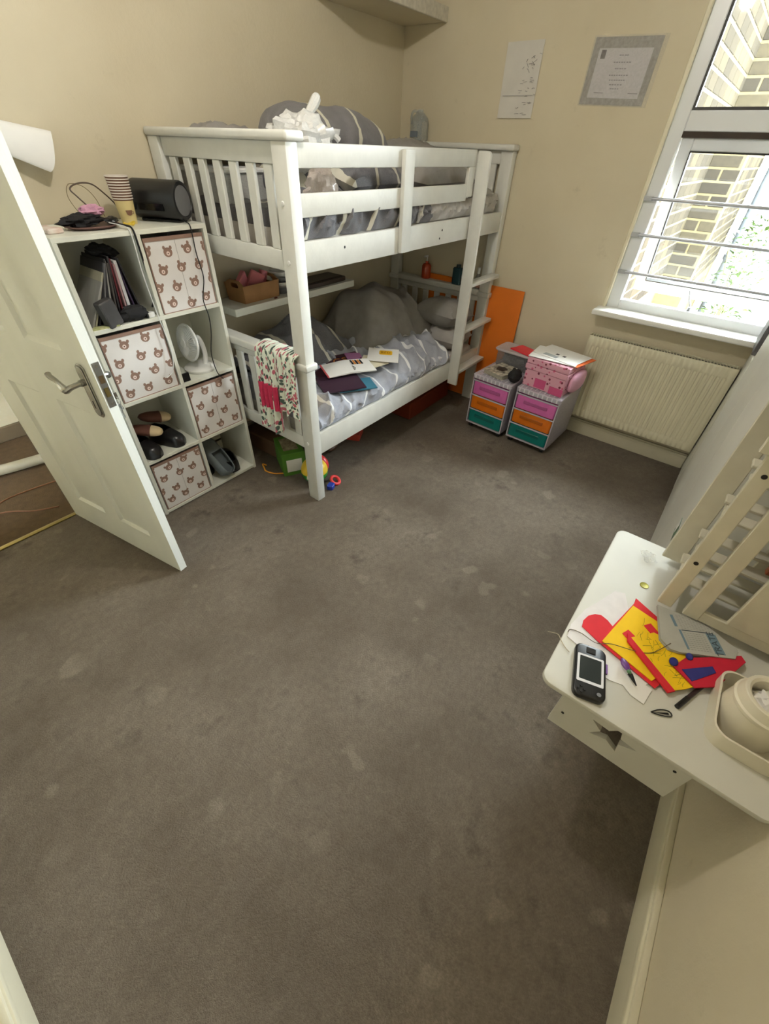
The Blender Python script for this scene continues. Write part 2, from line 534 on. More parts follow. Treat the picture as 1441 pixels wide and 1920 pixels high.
def pillow(mb, c, d, rz=0, rx=0, ry=0, seed=0, m=0, nx=22, ny=16, wr=0.012):
    M = Matrix.Translation(c) @ Euler((rx, ry, rz)).to_matrix().to_4x4()
    def sh(sgn):
        def fn(u, v):
            a = 2 * u - 1; b = 2 * v - 1
            h = max(0.0, (1 - abs(a) ** 3.2)) ** 0.55 * max(0.0, (1 - abs(b) ** 3.2)) ** 0.55
            x = a * d[0] / 2 * (1 - 0.06 * (1 - abs(b)) * abs(a)); y = b * d[1] / 2 * (1 - 0.06 * (1 - abs(a)) * abs(b))
            z = sgn * h * d[2] / 2
            z += h * wr * (noise.noise(Vector((a * 2.5, b * 4, seed))) + 0.6 * noise.noise(Vector((a * 7, b * 9, seed + 3))))
            return (x, y, z)
        return fn
    uvf = lambda u, v: (u * d[0], v * d[1])
    mb.grid(nx, ny, sh(1), m, M, uvf)
    mb.grid(nx, ny, sh(-1), m, M, uvf, flip=True)
    return mb
# ------------------------------------------------------------------ the room
XW, YB, YR, XL, ZC = 3.244, 2.42, -0.541, -0.564, 2.75
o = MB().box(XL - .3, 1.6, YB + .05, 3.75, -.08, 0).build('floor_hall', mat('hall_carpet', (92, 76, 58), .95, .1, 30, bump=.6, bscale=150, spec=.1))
struct(o, 'dark brown hallway carpet past the open door', 'floor')
o = MB().box(XL - .3, XW + .02, YR - .1, YB + .05, -.08, 0).build('floor', CARPET)
struct(o, 'worn grey brown carpet with pale and dark stains', 'floor')
o = MB().box(XL - .3, XW + .25, YR - .1, 3.75, ZC, ZC + .08).build('ceiling', CEIL)
struct(o, 'plain white ceiling above the room', 'ceiling')
m = MB()
m.box(XL - .12, -.50, YB, YB + .12, 0, ZC); m.box(.405, XW + .25, YB, YB + .12, 0, ZC); m.box(-.50, .405, YB, YB + .12, 2.05, ZC)
o = m.build('wall_back', WALL); struct(o, 'cream painted wall behind the bunk bed and cube shelf', 'wall')
WY0, WY1, WZ0, WZ1 = -.45, .684, .893, 2.55
m = MB()
m.box(XW, XW + .25, YR - .12, WY0, 0, ZC); m.box(XW, XW + .25, WY1, YB + .12, 0, ZC)
m.box(XW, XW + .25, WY0, WY1, 0, WZ0); m.box(XW, XW + .25, WY0, WY1, WZ1, ZC)
o = m.build('wall_window', WALL); struct(o, 'cream painted wall with the window and radiator', 'wall')
o = MB().box(XL - .12, XL, YR - .12, YB + .12, 0, ZC).build('wall_left', WALL); struct(o, 'cream wall at the lower left corner', 'wall')
o = MB().box(XL - .12, XW + .25, YR - .12, YR, 0, ZC).build('wall_right', WALL); struct(o, 'cream wall below the white table', 'wall')
# hallway behind the open door
m = MB()
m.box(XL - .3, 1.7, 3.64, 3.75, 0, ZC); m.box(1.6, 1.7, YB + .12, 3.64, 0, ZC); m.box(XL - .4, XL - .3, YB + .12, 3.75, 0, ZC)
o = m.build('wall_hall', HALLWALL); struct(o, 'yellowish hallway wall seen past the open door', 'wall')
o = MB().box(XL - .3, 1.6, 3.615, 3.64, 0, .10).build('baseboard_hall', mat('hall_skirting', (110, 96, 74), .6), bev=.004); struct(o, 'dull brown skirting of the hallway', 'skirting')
# skirtings: board plus a rounded top bead
def skirting(name, x0, x1, y0, y1, h, label, dx=0, dy=0):
    m = MB().box(x0, x1, y0, y1, 0, h)
    cx0, cx1, cy0, cy1 = x0, x1, y0, y1
    if dx: 
        (cx0, cx1) = (x0 - .006, x1) if dx < 0 else (x0, x1 + .006)
    if dy:
        (cy0, cy1) = (y0 - .006, y1) if dy < 0 else (y0, y1 + .006)
    m.box(cx0, cx1, cy0, cy1, h - .032, h - .010)
    return struct(m.build(name, SKIRT, bev=.004, seg=2), label, 'skirting')
skirting('baseboard_window', XW - .018, XW, -.19, YB - .02, .115, 'cream skirting board under the radiator', dx=-1)
skirting('baseboard_right', .12, 1.49, YR, YR + .018, .135, 'cream scuffed skirting board under the white table', dy=1)
skirting('baseboard_left', XL, XL + .018, YR, YB, .12, 'cream skirting board at the lower left corner', dx=1)
skirting('baseboard_back', .42, XW - .02, YB - .018, YB, .115, 'cream skirting board behind the bunk bed', dy=-1)
m = MB().box(.02, .12, YR, YR + .024, 0, 2.1).box(.035, .105, YR + .024, YR + .03, 0, 2.09)
struct(m.build('trim_1', SKIRT, bev=.004), 'painted door casing ending the right hand skirting', 'trim')
m = MB().box(-.53, -.50, YB - .015, YB + .135, 0, 2.05).box(.375, .405, YB + .03, YB + .135, 0, 2.05).box(-.50, .375, YB + .03, YB + .135, 2.02, 2.05)
struct(m.build('trim_2', DOORWHITE, bev=.003), 'white frame lining the open doorway', 'trim')
m = MB().box(-.50, .375, YB + .035, YB + .062, 0, .007)
struct(m.build('trim_3', BRASS, bev=.002, seg=2), 'brass threshold strip across the doorway carpet', 'threshold strip')

# ------------------------------------------------------------------ window
win = bpy.data.objects.new('window_1', None); win.location = (XW, 0, WZ0); COL.objects.link(win)
struct(win, 'white plastic window with tilted lower sash', 'window')
def W(mb): return Matrix.Translation((-XW, 0, -WZ0))
T = Matrix.Translation((-XW, 0, -WZ0))
FX0, FX1 = XW + .025, XW + .085
m = MB()
m.box(FX0, FX1, .600, WY1, WZ0, WZ1, 0, T); m.box(FX0, FX1, WY0, WY0 + .07, WZ0, WZ1, 0, T)
m.box(FX0, FX1, WY0 + .07, .600, WZ0, .952, 0, T); m.box(FX0, FX1, WY0 + .07, .600, 1.757, 1.836, 0, T); m.box(FX0, FX1, WY0 + .07, .600, WZ1 - .07, WZ1, 0, T)
m.build('window_frame', UPVC, win, bev=.004)
m = MB()   # glazing bead round the fixed upper pane
m.box(FX0 + .008, FX0 + .03, .588, .600, 1.836, WZ1 - .07, 0, T); m.box(FX0 + .008, FX0 + .03, WY0 + .07, .588, 1.836, 1.848, 0, T)
m.build('glazing_bead', mat('dark_gasket', (52, 50, 48), .5), win)
MB().box(FX0 + .03, FX0 + .036, WY0 + .07, .600, 1.836, WZ1 - .07, 0, T).build('upper_pane', GLASS, win)
m = MB().box(FX0 + .002, FX0 + .05, WY0 + .07, .600, 1.733, 1.757, 0, T)
m.build('gasket_gap', mat('gasket_brown', (58, 46, 36), .7), win)
m = MB().box(XW - .004, FX0 + .002, WY1 - .014, WY1 + .006, WZ0, WZ1, 0, T)
m.build('edge_bead', mat('cream_bead', (232, 224, 196), .45), win, bev=.004)
# lower sash, hung at the top and pushed outwards at the bottom
sash = bpy.data.objects.new('opening_sash', None); COL.objects.link(sash); sash.parent = win
sash.location = (FX0 + .02 - XW, 0, 1.733 - WZ0); sash.rotation_euler = (0, R(-17.5), 0)
sy0, sy1, sh = WY0 + .072, .597, .80
m = MB()
m.box(0, .055, sy1 - .058, sy1, -sh, 0); m.box(0, .055, sy0, sy0 + .058, -sh, 0); m.box(0, .055, sy0 + .058, sy1 - .058, -.056, 0); m.box(0, .055, sy0 + .058, sy1 - .058, -sh, -sh + .068)
m.build('sash_frame', UPVC, sash, bev=.004)
m = MB(); e = .005
for a in ((sy1 - .058 - e, sy1 - .058, -sh + .068, -.056), (sy0 + .058, sy1 - .058, -sh + .068, -sh + .068 + e), (sy0 + .058, sy1 - .058, -.056 - e, -.056)):
    m.box(-.002, .03, a[0], a[1], a[2], a[3])
m.build('sash_gasket', bpy.data.materials['dark_gasket'], sash)
MB().box(.026, .032, sy0 + .058, sy1 - .058, -sh + .068, -.056).build('lower_pane', GLASS, sash)
# guard bars
for i, z in enumerate((1.474, 1.302, 1.108)):
    m = MB().cyl((XW + .006, WY1 - .055, z), (XW + .006, WY0 + .02, z), .0085, n=12, M=T)
    m.box(XW + .001, XW + .012, WY1 - .062, WY1 - .008, z - .011, z + .011, 0, T)
    m.cyl((XW + .001, WY1 - .034, z), (XW - .002, WY1 - .034, z), .0055, n=8, M=T)
    m.build('guard_bar', BARM, win, bev=0)
m = MB().tube([(FX0 + .04, .20, .955), (FX0 + .13, .235, .985), (FX0 + .22, .26, 1.02)], .006, 8, 0, T)
m.cyl((FX0 + .03, .21, .953), (FX0 + .03, .21, .972), .012, n=10, M=T)
m.build('window_stay', STEEL, win)
m = MB().box(XW - .125, XW + .028, WY0 - .03, .715, WZ0 - .024, WZ0 + .008, 0, T)
m.build('window_sill', SILLM, win, bev=.008, seg=3)

# ------------------------------------------------------------------ outside the window
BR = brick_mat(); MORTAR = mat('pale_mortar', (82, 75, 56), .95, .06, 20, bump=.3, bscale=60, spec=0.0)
bl, bh, bd, jt = .255, .086, .010, .019
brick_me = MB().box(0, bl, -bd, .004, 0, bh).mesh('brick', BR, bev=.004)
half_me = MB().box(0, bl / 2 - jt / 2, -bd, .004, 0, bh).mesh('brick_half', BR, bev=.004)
def brick_wall(name, label, x0, x1, y0, y1, z0, rows, normal, lim, row0=0):
    """mortar slab with separate bricks on its visible face; normal '-y' or '-x'"""
    n = 0
    if normal == '-y':
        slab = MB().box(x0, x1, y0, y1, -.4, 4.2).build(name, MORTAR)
        L = x1 - x0; rz = 0; org = lambda a: (x0 + a, y0 + .006, 0)
    else:
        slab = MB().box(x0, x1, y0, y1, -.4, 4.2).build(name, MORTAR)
        L = y1 - y0; rz = R(-90); org = lambda a: (x0 + .006, y1 - a, 0)
    struct(slab, label, 'brick wall')
    for r in range(rows):
        a = 0.0 if r % 2 == 0 else -(bl + jt) / 2
        while a < L - .03 and n < lim:
            s0 = max(a, 0)
            if a < 0:
                b = inst(half_me, 'brick', slab, (*org(0)[:2], z0 + r * (bh + jt)), (0, 0, rz)); n += 1
            elif a + bl <= L + .001:
                b = inst(brick_me, 'brick', slab, (*org(a)[:2], z0 + r * (bh + jt)), (0, 0, rz)); n += 1
            elif L - a > .06:
                b = inst(brick_me, 'brick', slab, (*org(a)[:2], z0 + r * (bh + jt)), (0, 0, rz)); n += 1
                b.scale = ((L - a) / bl, 1, 1)
            a += bl + jt
    return slab
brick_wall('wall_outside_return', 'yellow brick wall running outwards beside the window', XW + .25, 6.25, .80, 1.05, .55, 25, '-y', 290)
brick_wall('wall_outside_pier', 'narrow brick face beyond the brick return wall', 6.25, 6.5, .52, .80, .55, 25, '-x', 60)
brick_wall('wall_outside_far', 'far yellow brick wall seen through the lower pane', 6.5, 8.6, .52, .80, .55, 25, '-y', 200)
o = MB().box(XW + .25, 14, -7, 6, -.5, -.4).build('ground_outside', mat('pale_concrete', (130, 132, 130), .9, .08, 3)); struct(o, 'pale paved yard outside the window', 'ground')
o = MB().box(9.6, 9.75, -7, .6, -.4, 1.5).build('wall_yard', mat('white_render', (120, 124, 128), .9, .05, 2)); struct(o, 'white rendered yard wall far outside the window', 'wall')
o = thing('downpipe', 'pale grey drainpipe standing outside beyond the brick', 'drainpipe', (8.35, .33, -.4))
MB().cyl((0, 0, 0), (0, 0, 4.4), .085, n=16).build('pipe', mat('grey_pipe', (96, 102, 108), .5), o)
GP2 = mat('grey_pipe2', (86, 92, 98), .5)
for z in (1.0, 2.2, 3.4): MB().cyl((0, 0, z), (0, 0, z + .06), .10, n=16).build('bracket', GP2, o)
# leafy shrub in the yard
sh_ = thing('yard_shrub', 'bright green leafy shrub outside the window', 'shrub', (7.6, .12, -.4))
LEAF = mat('yard_leaf', (62, 84, 26), .6, .2, 8)
leaf_me = MB().add([(0, 0, 0), (.03, .012, .02), (.07, 0, .03), (.03, -.012, .02), (.035, 0, .012)], [(0, 1, 4), (1, 2, 4), (2, 3, 4), (3, 0, 4), (0, 3, 2, 1)], 0).mesh('leaf', LEAF)
rnd = random.Random(3)
m = MB()
for i in range(9):
    a = rnd.uniform(0, 6.28); t = rnd.uniform(.02, .2)
    m.tube([(0, 0, 0), (math.cos(a) * t * .6, math.sin(a) * t * .6, .7), (math.cos(a) * t * 1.3, math.sin(a) * t * 1.3, rnd.uniform(1.0, 1.5))], .008, 5)
m.build('stems', mat('stem', (110, 104, 70), .8), sh_)
m = MB()
for i in range(420):
    a = rnd.uniform(0, 6.28); rr = rnd.uniform(.02, .28); z = rnd.uniform(.35, 1.55)
    Mx = Matrix.Translation((rr * math.cos(a), rr * math.sin(a), z)) @ Euler((rnd.uniform(-.6, .6), rnd.uniform(-.8, .5), a)).to_matrix().to_4x4() @ Matrix.Scale(rnd.uniform(.8, 1.6), 4)
    m.add([(0, 0, 0), (.03, .016, .01), (.075, 0, 0), (.03, -.016, .01)], [(0, 1, 2, 3)], 0, Mx)
fo = m.build('foliage', LEAF, sh_); fo['kind'] = 'stuff'

# ------------------------------------------------------------------ door
door = bpy.data.objects.new('door_1', None); COL.objects.link(door)
at(door, (.332, 2.452, 0), R(-80.3)); struct(door, 'white panelled door standing open with lever handle', 'door')
DL, DT, DH, DZ = .848, .036, 2.0, .008
def panel_face(mb, y, sgn):
    xs = [0, .150, .375, .490, .710, DL]; zs = [DZ, .185, .85, 1.085, 1.86, DH]
    def q(a, b, c, d): 
        mb.add([a, b, c, d], [(0, 1, 2, 3) if sgn < 0 else (3, 2, 1, 0)])
    for i in range(5):
        for j in range(5):
            x0, x1, z0, z1 = xs[i], xs[i + 1], zs[j], zs[j + 1]
            if i in (1, 3) and j in (1, 3):
                rings = [(0, 0), (.014, .011), (.024, .012), (.054, .002)]
                for k in range(3):
                    (a, da), (b, db) = rings[k], rings[k + 1]
                    A = [(x0 + a, z0 + a), (x1 - a, z0 + a), (x1 - a, z1 - a), (x0 + a, z1 - a)]
                    B = [(x0 + b, z0 + b), (x1 - b, z0 + b), (x1 - b, z1 - b), (x0 + b, z1 - b)]
                    for e in range(4):
                        f = (e + 1) % 4
                        q((A[e][0], y - sgn * da, A[e][1]), (A[f][0], y - sgn * da, A[f][1]), (B[f][0], y - sgn * db, B[f][1]), (B[e][0], y - sgn * db, B[e][1]))
                b, db = rings[3]
                q((x0 + b, y - sgn * db, z0 + b), (x1 - b, y - sgn * db, z0 + b), (x1 - b, y - sgn * db, z1 - b), (x0 + b, y - sgn * db, z1 - b))
            else:
                q((x0, y, z0), (x1, y, z0), (x1, y, z1), (x0, y, z1))
m = MB(); panel_face(m, 0, -1); panel_face(m, DT, 1)
m.add([(DL, 0, DZ), (DL, DT, DZ), (DL, DT, DH), (DL, 0, DH)], [(0, 1, 2, 3)])
m.add([(0, 0, DZ), (0, DT, DZ), (0, DT, DH), (0, 0, DH)], [(3, 2, 1, 0)])
m.add([(0, 0, DZ), (DL, 0, DZ), (DL, DT, DZ), (0, DT, DZ)], [(3, 2, 1, 0)])
m.add([(0, 0, DH), (DL, 0, DH), (DL, DT, DH), (0, DT, DH)], [(0, 1, 2, 3)])
m.build('door_leaf', DOORWHITE, door, weld=True, ang=25)
def lever(sgn, y):
    """long plate with a curved lever; sgn points away from the leaf"""
    g = bpy.data.objects.new('handle', None); COL.objects.link(g); g.parent = door; g.location = (.782, y, .955)
    m = MB()
    pts = [(-.024, -.088), (-.012, -.10), (.012, -.10), (.024, -.088), (.024, .088), (.012, .10), (-.012, .10), (-.024, .088)]
    Mx = Matrix(((1, 0, 0, 0), (0, 0, sgn, 0), (0, 1, 0, 0), (0, 0, 0, 1)))
    m.prism(pts, 0, .006, 0, Mx); m.prism([(a * .72, b * .92) for a, b in pts], .006, .010, 0, Mx)
    m.build('backplate', AGED, g, bev=.0015)
    MB().box(-.0025, .0025, min(sgn * .0098, sgn * .0106), max(sgn * .0098, sgn * .0106), -.062, -.034).build('keyhole', DARK, g)
    m = MB().cyl((-.008, 0, .034), (-.008, sgn * .02, .034), .012, n=16)
    path = catmull([(-.008, sgn * .018, .034), (-.014, sgn * .050, .030), (-.036, sgn * .060, .018), (-.065, sgn * .055, .022), (-.100, sgn * .050, .034), (-.122, sgn * .052, .046), (-.132, sgn * .05, .052)], 6)
    rr = [.009 + .004 * math.exp(-((i / len(path) - .38) / .16) ** 2) + .005 * max(0, i / len(path) - .62) for i in range(len(path))]
    m.tube(path, rr, 10)
    m.build('lever', AGED, g)
    return g
lever(-1, 0); lever(1, DT)
m = MB().box(DL - .0005, DL + .0022, .006, .031, .905, 1.068)
lp = m.build('lock_plate', AGED, door)
MB().box(DL + .0022, DL + .004, .011, .026, .945, .978).build('bolt', BRASS, lp)
MB().box(DL + .0022, DL + .003, .010, .027, .995, 1.022).build('latch', mat('dull_bronze', (120, 100, 72), .4, metal=.8), lp)
for z in (.918, 1.055):
    MB().cyl((DL + .002, .0185, z), (DL + .0035, .0185, z), .004, n=10).build('screw', CHROME, lp)
k = thing('key_bunch', 'bunch of small keys hanging on a ring from the door lock', 'keys', tuple(door.matrix_basis @ Vector((.782, DT + .010, .907))), R(-80.3))
MB().box(-.0015, .0015, 0, .022, -.004, .004).box(-.001, .001, .02, .036, -.012, .012).build('lock_key', CHROME, k)
ring = [(math.cos(t) * .014, .030, -.02 + math.sin(t) * .014) for t in [2 * math.pi * i / 20 for i in range(20)]]
MB().tube(ring, .0014, 6, closed=True).build('ring', CHROME, k)
for i, (dx, rot) in enumerate(((.004, .1), (-.006, -.15), (.010, .32))):
    Mx = Matrix.Translation((dx, .030, -.034)) @ Matrix.Rotation(rot, 4, 'Y')
    m = MB(); m.cyl((0, -.0012, -.010), (0, .0012, -.010), .011, n=14, M=Mx); m.box(-.003, .003, -.001, .001, -.058, -.018, 0, Mx); m.box(.003, .006, -.001, .001, -.052, -.046, 0, Mx); m.box(.003, .005, -.001, .001, -.042, -.038, 0, Mx)
    m.build('key', CHROME if i else AGED, k)
for z in (.25, 1.75):
    MB().cyl((-.004, DT * .5, z), (-.004, DT * .5, z + .09), .006, n=10).build('hinge', BRASS, door)
# ------------------------------------------------------------------ pendant lamp (above the picture)
lampo = thing('pendant_lamp', 'bare pendant bulb hanging from the ceiling above the carpet', 'lamp', (.95, .93, ZC))
MB().lathe([(0, 0), (.045, 0), (.045, -.012), (.02, -.03), (0, -.03)], 20).build('ceiling_rose', WHITEPL, lampo)
MB().cyl((0, 0, -.03), (0, 0, -.075), .004, n=8).build('cord', WHITEPL, lampo)
MB().cyl((0, 0, -.07), (0, 0, -.115), .018, n=16).build('bulb_holder', WHITEPL, lampo)
MB().ell((0, 0, -.165), (.05, .05, .05), 20, 12).build('bulb', emit_mat('lamp_light', (1.0, .955, .89), BULB_STRENGTH), lampo)

# ------------------------------------------------------------------ bunk bed
BX, BY = 1.318, 1.488
bed = thing('bunk_bed', 'white painted wooden bunk bed with slatted ends and ladder', 'bunk bed', (BX, BY, 0))
BLn, BW = 1.916, .922
def bp(name, x0, x1, y0, y1, z0, z1, bev=.004, seg=2, parent=bed):
    return MB().box(x0, x1, y0, y1, z0, z1).build(name, BEDWHITE, parent, bev=bev, seg=seg)
PXW, PYW = .057, .080
for x in (0, BLn - PXW):
    for y in (0, BW - PYW):
        p = bp('post', x, x + PXW, y, y + PYW, 0, 1.652)
        MB().box(x - .012, x + PXW + .012, y - .012, y + PYW + .012, .812, .846).build('post_collar', BEDWHITE, p, bev=.009, seg=3)
for x, sx in ((0, 0), (BLn - PXW, 1)):
    c0, c1 = (-.008, .085) if sx == 0 else (BLn - .085, BLn + .004)
    bp('top_cap', c0, c1, -.012, BW + .004, 1.652, 1.682, .010, 3)
    i0, i1 = x + .016, x + .040
    bp('header_board', i0, i1, PYW, BW - PYW, 1.585, 1.652)
    bp('upper_end_rail', i0, i1, PYW, BW - PYW, 1.232, 1.308)
    bp('lower_end_rail', i0, i1, PYW, BW - PYW, .338, .412)
    bp('lower_cap_rail', i0 - .026, i1 + .026, PYW, BW - PYW, .815, .858, .010, 3)
    bp('lower_header', i0, i1, PYW, BW - PYW, .775, .815)
    for k in range(7):
        yc = .136 + .1085 * k
        bp('end_slat', i0 + .003, i1 - .003, yc - .0245, yc + .0245, 1.308, 1.585, .003, 1)
        bp('end_slat', i0 + .003, i1 - .003, yc - .0245, yc + .0245, .412, .775, .003, 1)
# long sides
for y0 in (.004, BW - .030):
    bp('side_rail', PXW, BLn - PXW, y0, y0 + .026, 1.230, 1.343)
    bp('side_rail', PXW, BLn - PXW, y0, y0 + .026, .315, .447)
bp('guard_rail', PXW, 1.408, .003, .025, 1.577, 1.651)
bp('guard_rail', PXW, 1.345, .003, .025, 1.424, 1.501)
bp('guard_rail', PXW, BLn - PXW, BW - .03, BW - .008, 1.577, 1.651)
bp('guard_stile', .700, .778, -.020, .003, 1.235, 1.643)
MB().box(1.345, 1.408, .003, .025, 1.44, 1.577).build('guard_end', BEDWHITE, bed, bev=.003)
# ladder
st = [(-.078, .290), (0, .290), (0, 1.648), (-.056, 1.648), (-.070, 1.643), (-.078, 1.628)]
Mx = Matrix(((0, 0, 1, 1.418), (1, 0, 0, .002), (0, 1, 0, 0), (0, 0, 0, 1)))
MB().prism(st, 0, .022, 0, Mx).build('ladder_stile', BEDWHITE, bed, bev=.004, seg=2)
for z in (.982, .684, .386):
    bp('rung', 1.440, BLn - PXW + .004, -.062, .006, z - .024, z)
# slatted bases under the mattresses
for zb in (1.235, .335):
    for k in range(11):
        x = .11 + k * .165
        bp('base_slat', x, x + .07, .03, BW - .03, zb, zb + .016, 0)
for (y, z) in ((.045, 1.470), (.045, 1.270), (.045, .392)):
    MB().lathe([(.0095, 0), (.0085, .003), (0, .005)], 12, 0, Matrix.Translation((0, y, z)) @ Matrix.Rotation(R(-90), 4, 'Y')).build('bolt_cap', WHITEPL, bed)
for (x, z) in ((1.12, 1.300), (1.10, 1.262), (.30, 1.302)):
    MB().lathe([(.006, 0), (.005, .001), (0, .001)], 8, 0, Matrix.Translation((x, .004, z)) @ Matrix.Rotation(R(90), 4, 'X')).build('screw', DARK, bed)

# ------------------------------------------------------------------ upper bunk bedding
def mattress(name, label, z0, z1):
    m = MB().prism(rrect(1.775, .835, .05, 5, BX + BLn / 2, BY + BW / 2), z0, z1)
    return tag(m.build(name, MATTR, bev=.02, seg=3), label, 'mattress')
mattress('mattress', 'pale mattress of the upper bunk under grey bedding', 1.252, 1.375)
def zf_up(x, y):
    u = (x - 1.4) / 1.75; v = (y - 1.52) / .86
    z = 1.412 + .026 * ridge(x, y, 1, 6, 3) + .020 * noise.noise(Vector((x * 3.1, y * 3.3, 2.0))) + .012 * ridge(x, y, 5, 15, 6)
    z += .080 * math.exp(-((x - 1.80) / .30) ** 2 - ((y - 1.72) / .22) ** 2)
    return max(z, 1.392)
m = MB(); solid_sheet(m, BX + .078, 2.34, BY + .031, BY + BW - .036, 120, 80, zf_up, .062, zbot=1.346, jit=lambda u, v: (0, (1 - v) ** 6 * (.020 * noise.noise(Vector((u * 11, 2.0, 5.0))) - .002)))
tag(m.build('duvet', GREYFAB), 'dark grey striped duvet spread over the upper bunk', 'duvet')
m = MB(); solid_sheet(m, 2.22, 3.11, BY + .033, BY + .60, 110, 60, lambda x, y: 1.414 + .022 * ridge(x, y, 41, 9, 3) + .012 * noise.noise(Vector((x * 5, y * 5, 8.0))) + .012 * ridge(x - y, y, 43, 15, 6), .06, zbot=1.346)
tag(m.build('crumpled_sheet', PILLOWM), 'pale crumpled sheet at the ladder end of upper bunk', 'sheet')
# thick folded duvet piled against the wall
def roll(mb, ax0, ax1, c, rad, seed, ztilt=0, n=44, k=30, bend=0.0):
    def fn(u, v):
        a = 2 * math.pi * v
        s = 2 * u - 1
        e = max(0.0, 1 - abs(s) ** 5) ** .5
        ry, rz = rad[0] * e, rad[1] * e
        x = ax0 + (ax1 - ax0) * u
        w = 1 + .10 * noise.noise(Vector((x * 6, math.cos(a) * 1.6, math.sin(a) * 1.6 + seed))) + .05 * noise.noise(Vector((x * 17, math.cos(a) * 3, math.sin(a) * 3 + seed)))
        y = c[1] + math.cos(a) * ry * w
        z = c[2] + math.copysign(abs(math.sin(a)) ** .8, math.sin(a)) * rz * w - bend * max(0, s) ** 2 + ztilt * s
        return (x, y, z)
    mb.grid(n, k, fn, 0, None, lambda u, v: (ax0 + (ax1 - ax0) * u, v * 2 * math.pi * rad[0]), flip=True)
m = MB(); roll(m, 1.70, 2.46, (0, 2.02, 1.675), (.19, .115), 3, bend=.07)
tag(m.build('folded_duvet', GREYROLL), 'thick grey duvet folded in a roll with cream stripes, on top bunk', 'duvet')
m = MB(); roll(m, 1.62, 2.36, (0, 1.93, 1.515), (.27, .095), 8)
tag(m.build('folded_blanket', GREYFAB), 'dark grey striped blanket folded beneath the rolled duvet', 'blanket')
m = MB(); pillow(m, (1.98, 1.70, 1.54), (.52, .26, .13), .15, .25, 0, 4, wr=.03)
tag(m.build('bunched_cover', GREYFAB), 'bunched charcoal cover in front of the rolled duvet', 'bedding')
m = MB(); pillow(m, (1.63, 2.25, 1.640), (.38, .26, .12), .1, 0, .05, 11, wr=.02)
tag(m.build('grey_cushion', SHEET), 'flat grey cushion behind the white carrier bag', 'cushion')
m = MB(); pillow(m, (2.62, 1.78, 1.525), (.62, .44, .19), .06, .10, 0, 21, wr=.02)
tag(m.build('pillow', SHEET), 'plump grey pillow behind the upper guard rails', 'pillow')
m = MB(); pillow(m, (2.86, 1.80, 1.440), (.58, .50, .15), -.04, 0, 0, 31, wr=.02)
tag(m.build('pillow', PILLOWM), 'pale pillow at the head of the upper bunk', 'pillow')
m = MB(); pillow(m, (2.83, 1.98, 1.600), (.50, .36, .15), .2, .25, 0, 41, wr=.02)
tag(m.build('pillow', SHEET), 'grey pillow leaning behind the upper ladder end', 'pillow')
# clear storage tub with a white lid seen through the end slats
tub = thing('storage_tub', 'clear plastic tub with white lid behind the upper end slats', 'storage tub', (1.54, 2.19, 1.425), .05)
MB().prism(rrect(.26, .34, .03), 0, .11).build('tub_body', film_mat('clear_tub', (220, 220, 216), .55), tub)
MB().prism(rrect(.28, .36, .03), .11, .128).build('lid', WHITEPL, tub, bev=.004)
# tied white carrier bag
bag = thing('carrier_bag', 'tied white plastic carrier bag on the upper bunk end', 'plastic bag', (1.70, 1.80, 1.60))
BAGM = film_mat('bag_film', (238, 238, 236), .80, .25)
m = MB(); m.ell((0, 0, .035), (.155, .12, .10), 40, 26, wob=.38, seed=5)
m.build('bag_body', BAGM, bag)
m = MB()
m.tube(catmull([(.0, .0, .09), (.03, -.01, .14), (.06, -.02, .175), (.085, -.02, .205)], 5), [.024, .02, .017, .015, .013, .014, .016, .018, .019, .02, .021, .021, .021, .02, .016, .010], 8)
m.build('tied_handle', BAGM, bag)
m = MB(); m.tube(catmull([(-.02, 0, .10), (.04, -.04, .105), (.08, -.07, .09), (.11, -.09, .075), (.125, -.10, .06)], 5), [.012] * 21, 7)
m.build('loose_handle', BAGM, bag)
m = MB(); m.ell((1.60, 1.60, 1.50), (.08, .05, .075), 24, 16, wob=.35, seed=9)
tag(m.build('clear_bag', film_mat('clear_bag_film', (214, 200, 190), .55, .15)), 'crumpled clear plastic bag behind the first guard rail', 'plastic bag')
# water bottle on the far top cap
jug = thing('water_bottle', 'clear plastic water bottle with handle on the far bed cap', 'bottle', (3.185, 2.215, 1.682))
CLEARB = film_mat('clear_bottle', (168, 176, 178), .42, .08)
MB().lathe([(0, 0), (.060, 0), (.064, .012), (.062, .05), (.064, .09), (.056, .115), (.030, .140), (.020, .146), (.020, .158), (0, .158)], 20).build('bottle_body', CLEARB, jug)
MB().tube(catmull([(.0, .02, .148), (.0, .055, .150), (.0, .070, .125), (.0, .066, .085)], 5), .008, 8).build('bottle_handle', CLEARB, jug)
MB().box(-.066, -.060, -.028, .028, .02, .05).build('bottle_label', mat('blue_grey_label', (120, 130, 140), .6), jug)

# ------------------------------------------------------------------ lower bunk bedding
mattress('mattress', 'pale mattress of the lower bunk under crumpled bedding', .352, .462)
def zf_lo(x, y):
    z = .490 + .040 * ridge(x, y, 11, 2.6, 6) + .040 * noise.noise(Vector((x * 2.6, y * 3.1, 5.0))) + .055 * ridge(x * .8 + y * .9, y - x * .5, 14, 6.5, 2.6) + .030 * ridge(x - y * .6, y, 3, 10, 4)
    z += .10 * math.exp(-((x - 1.75) / .45) ** 2 - ((y - 1.98) / .20) ** 2)
    z += .07 * math.exp(-((x - 1.55) / .20) ** 2 - ((y - 1.75) / .16) ** 2)
    z += .05 * math.exp(-((x - 2.35) / .5) ** 2 - ((y - 1.75) / .18) ** 2)
    w = math.exp(-(((x - 1.86) / .34) ** 4) - (((y - 1.70) / .17) ** 4))     # pressed flat under the magazines
    z = z * (1 - w) + .548 * w
    e = min(1, (y - (BY + .035)) / .08)
    return max(.470, .470 + (z - .470) * (0.70 + .30 * e))
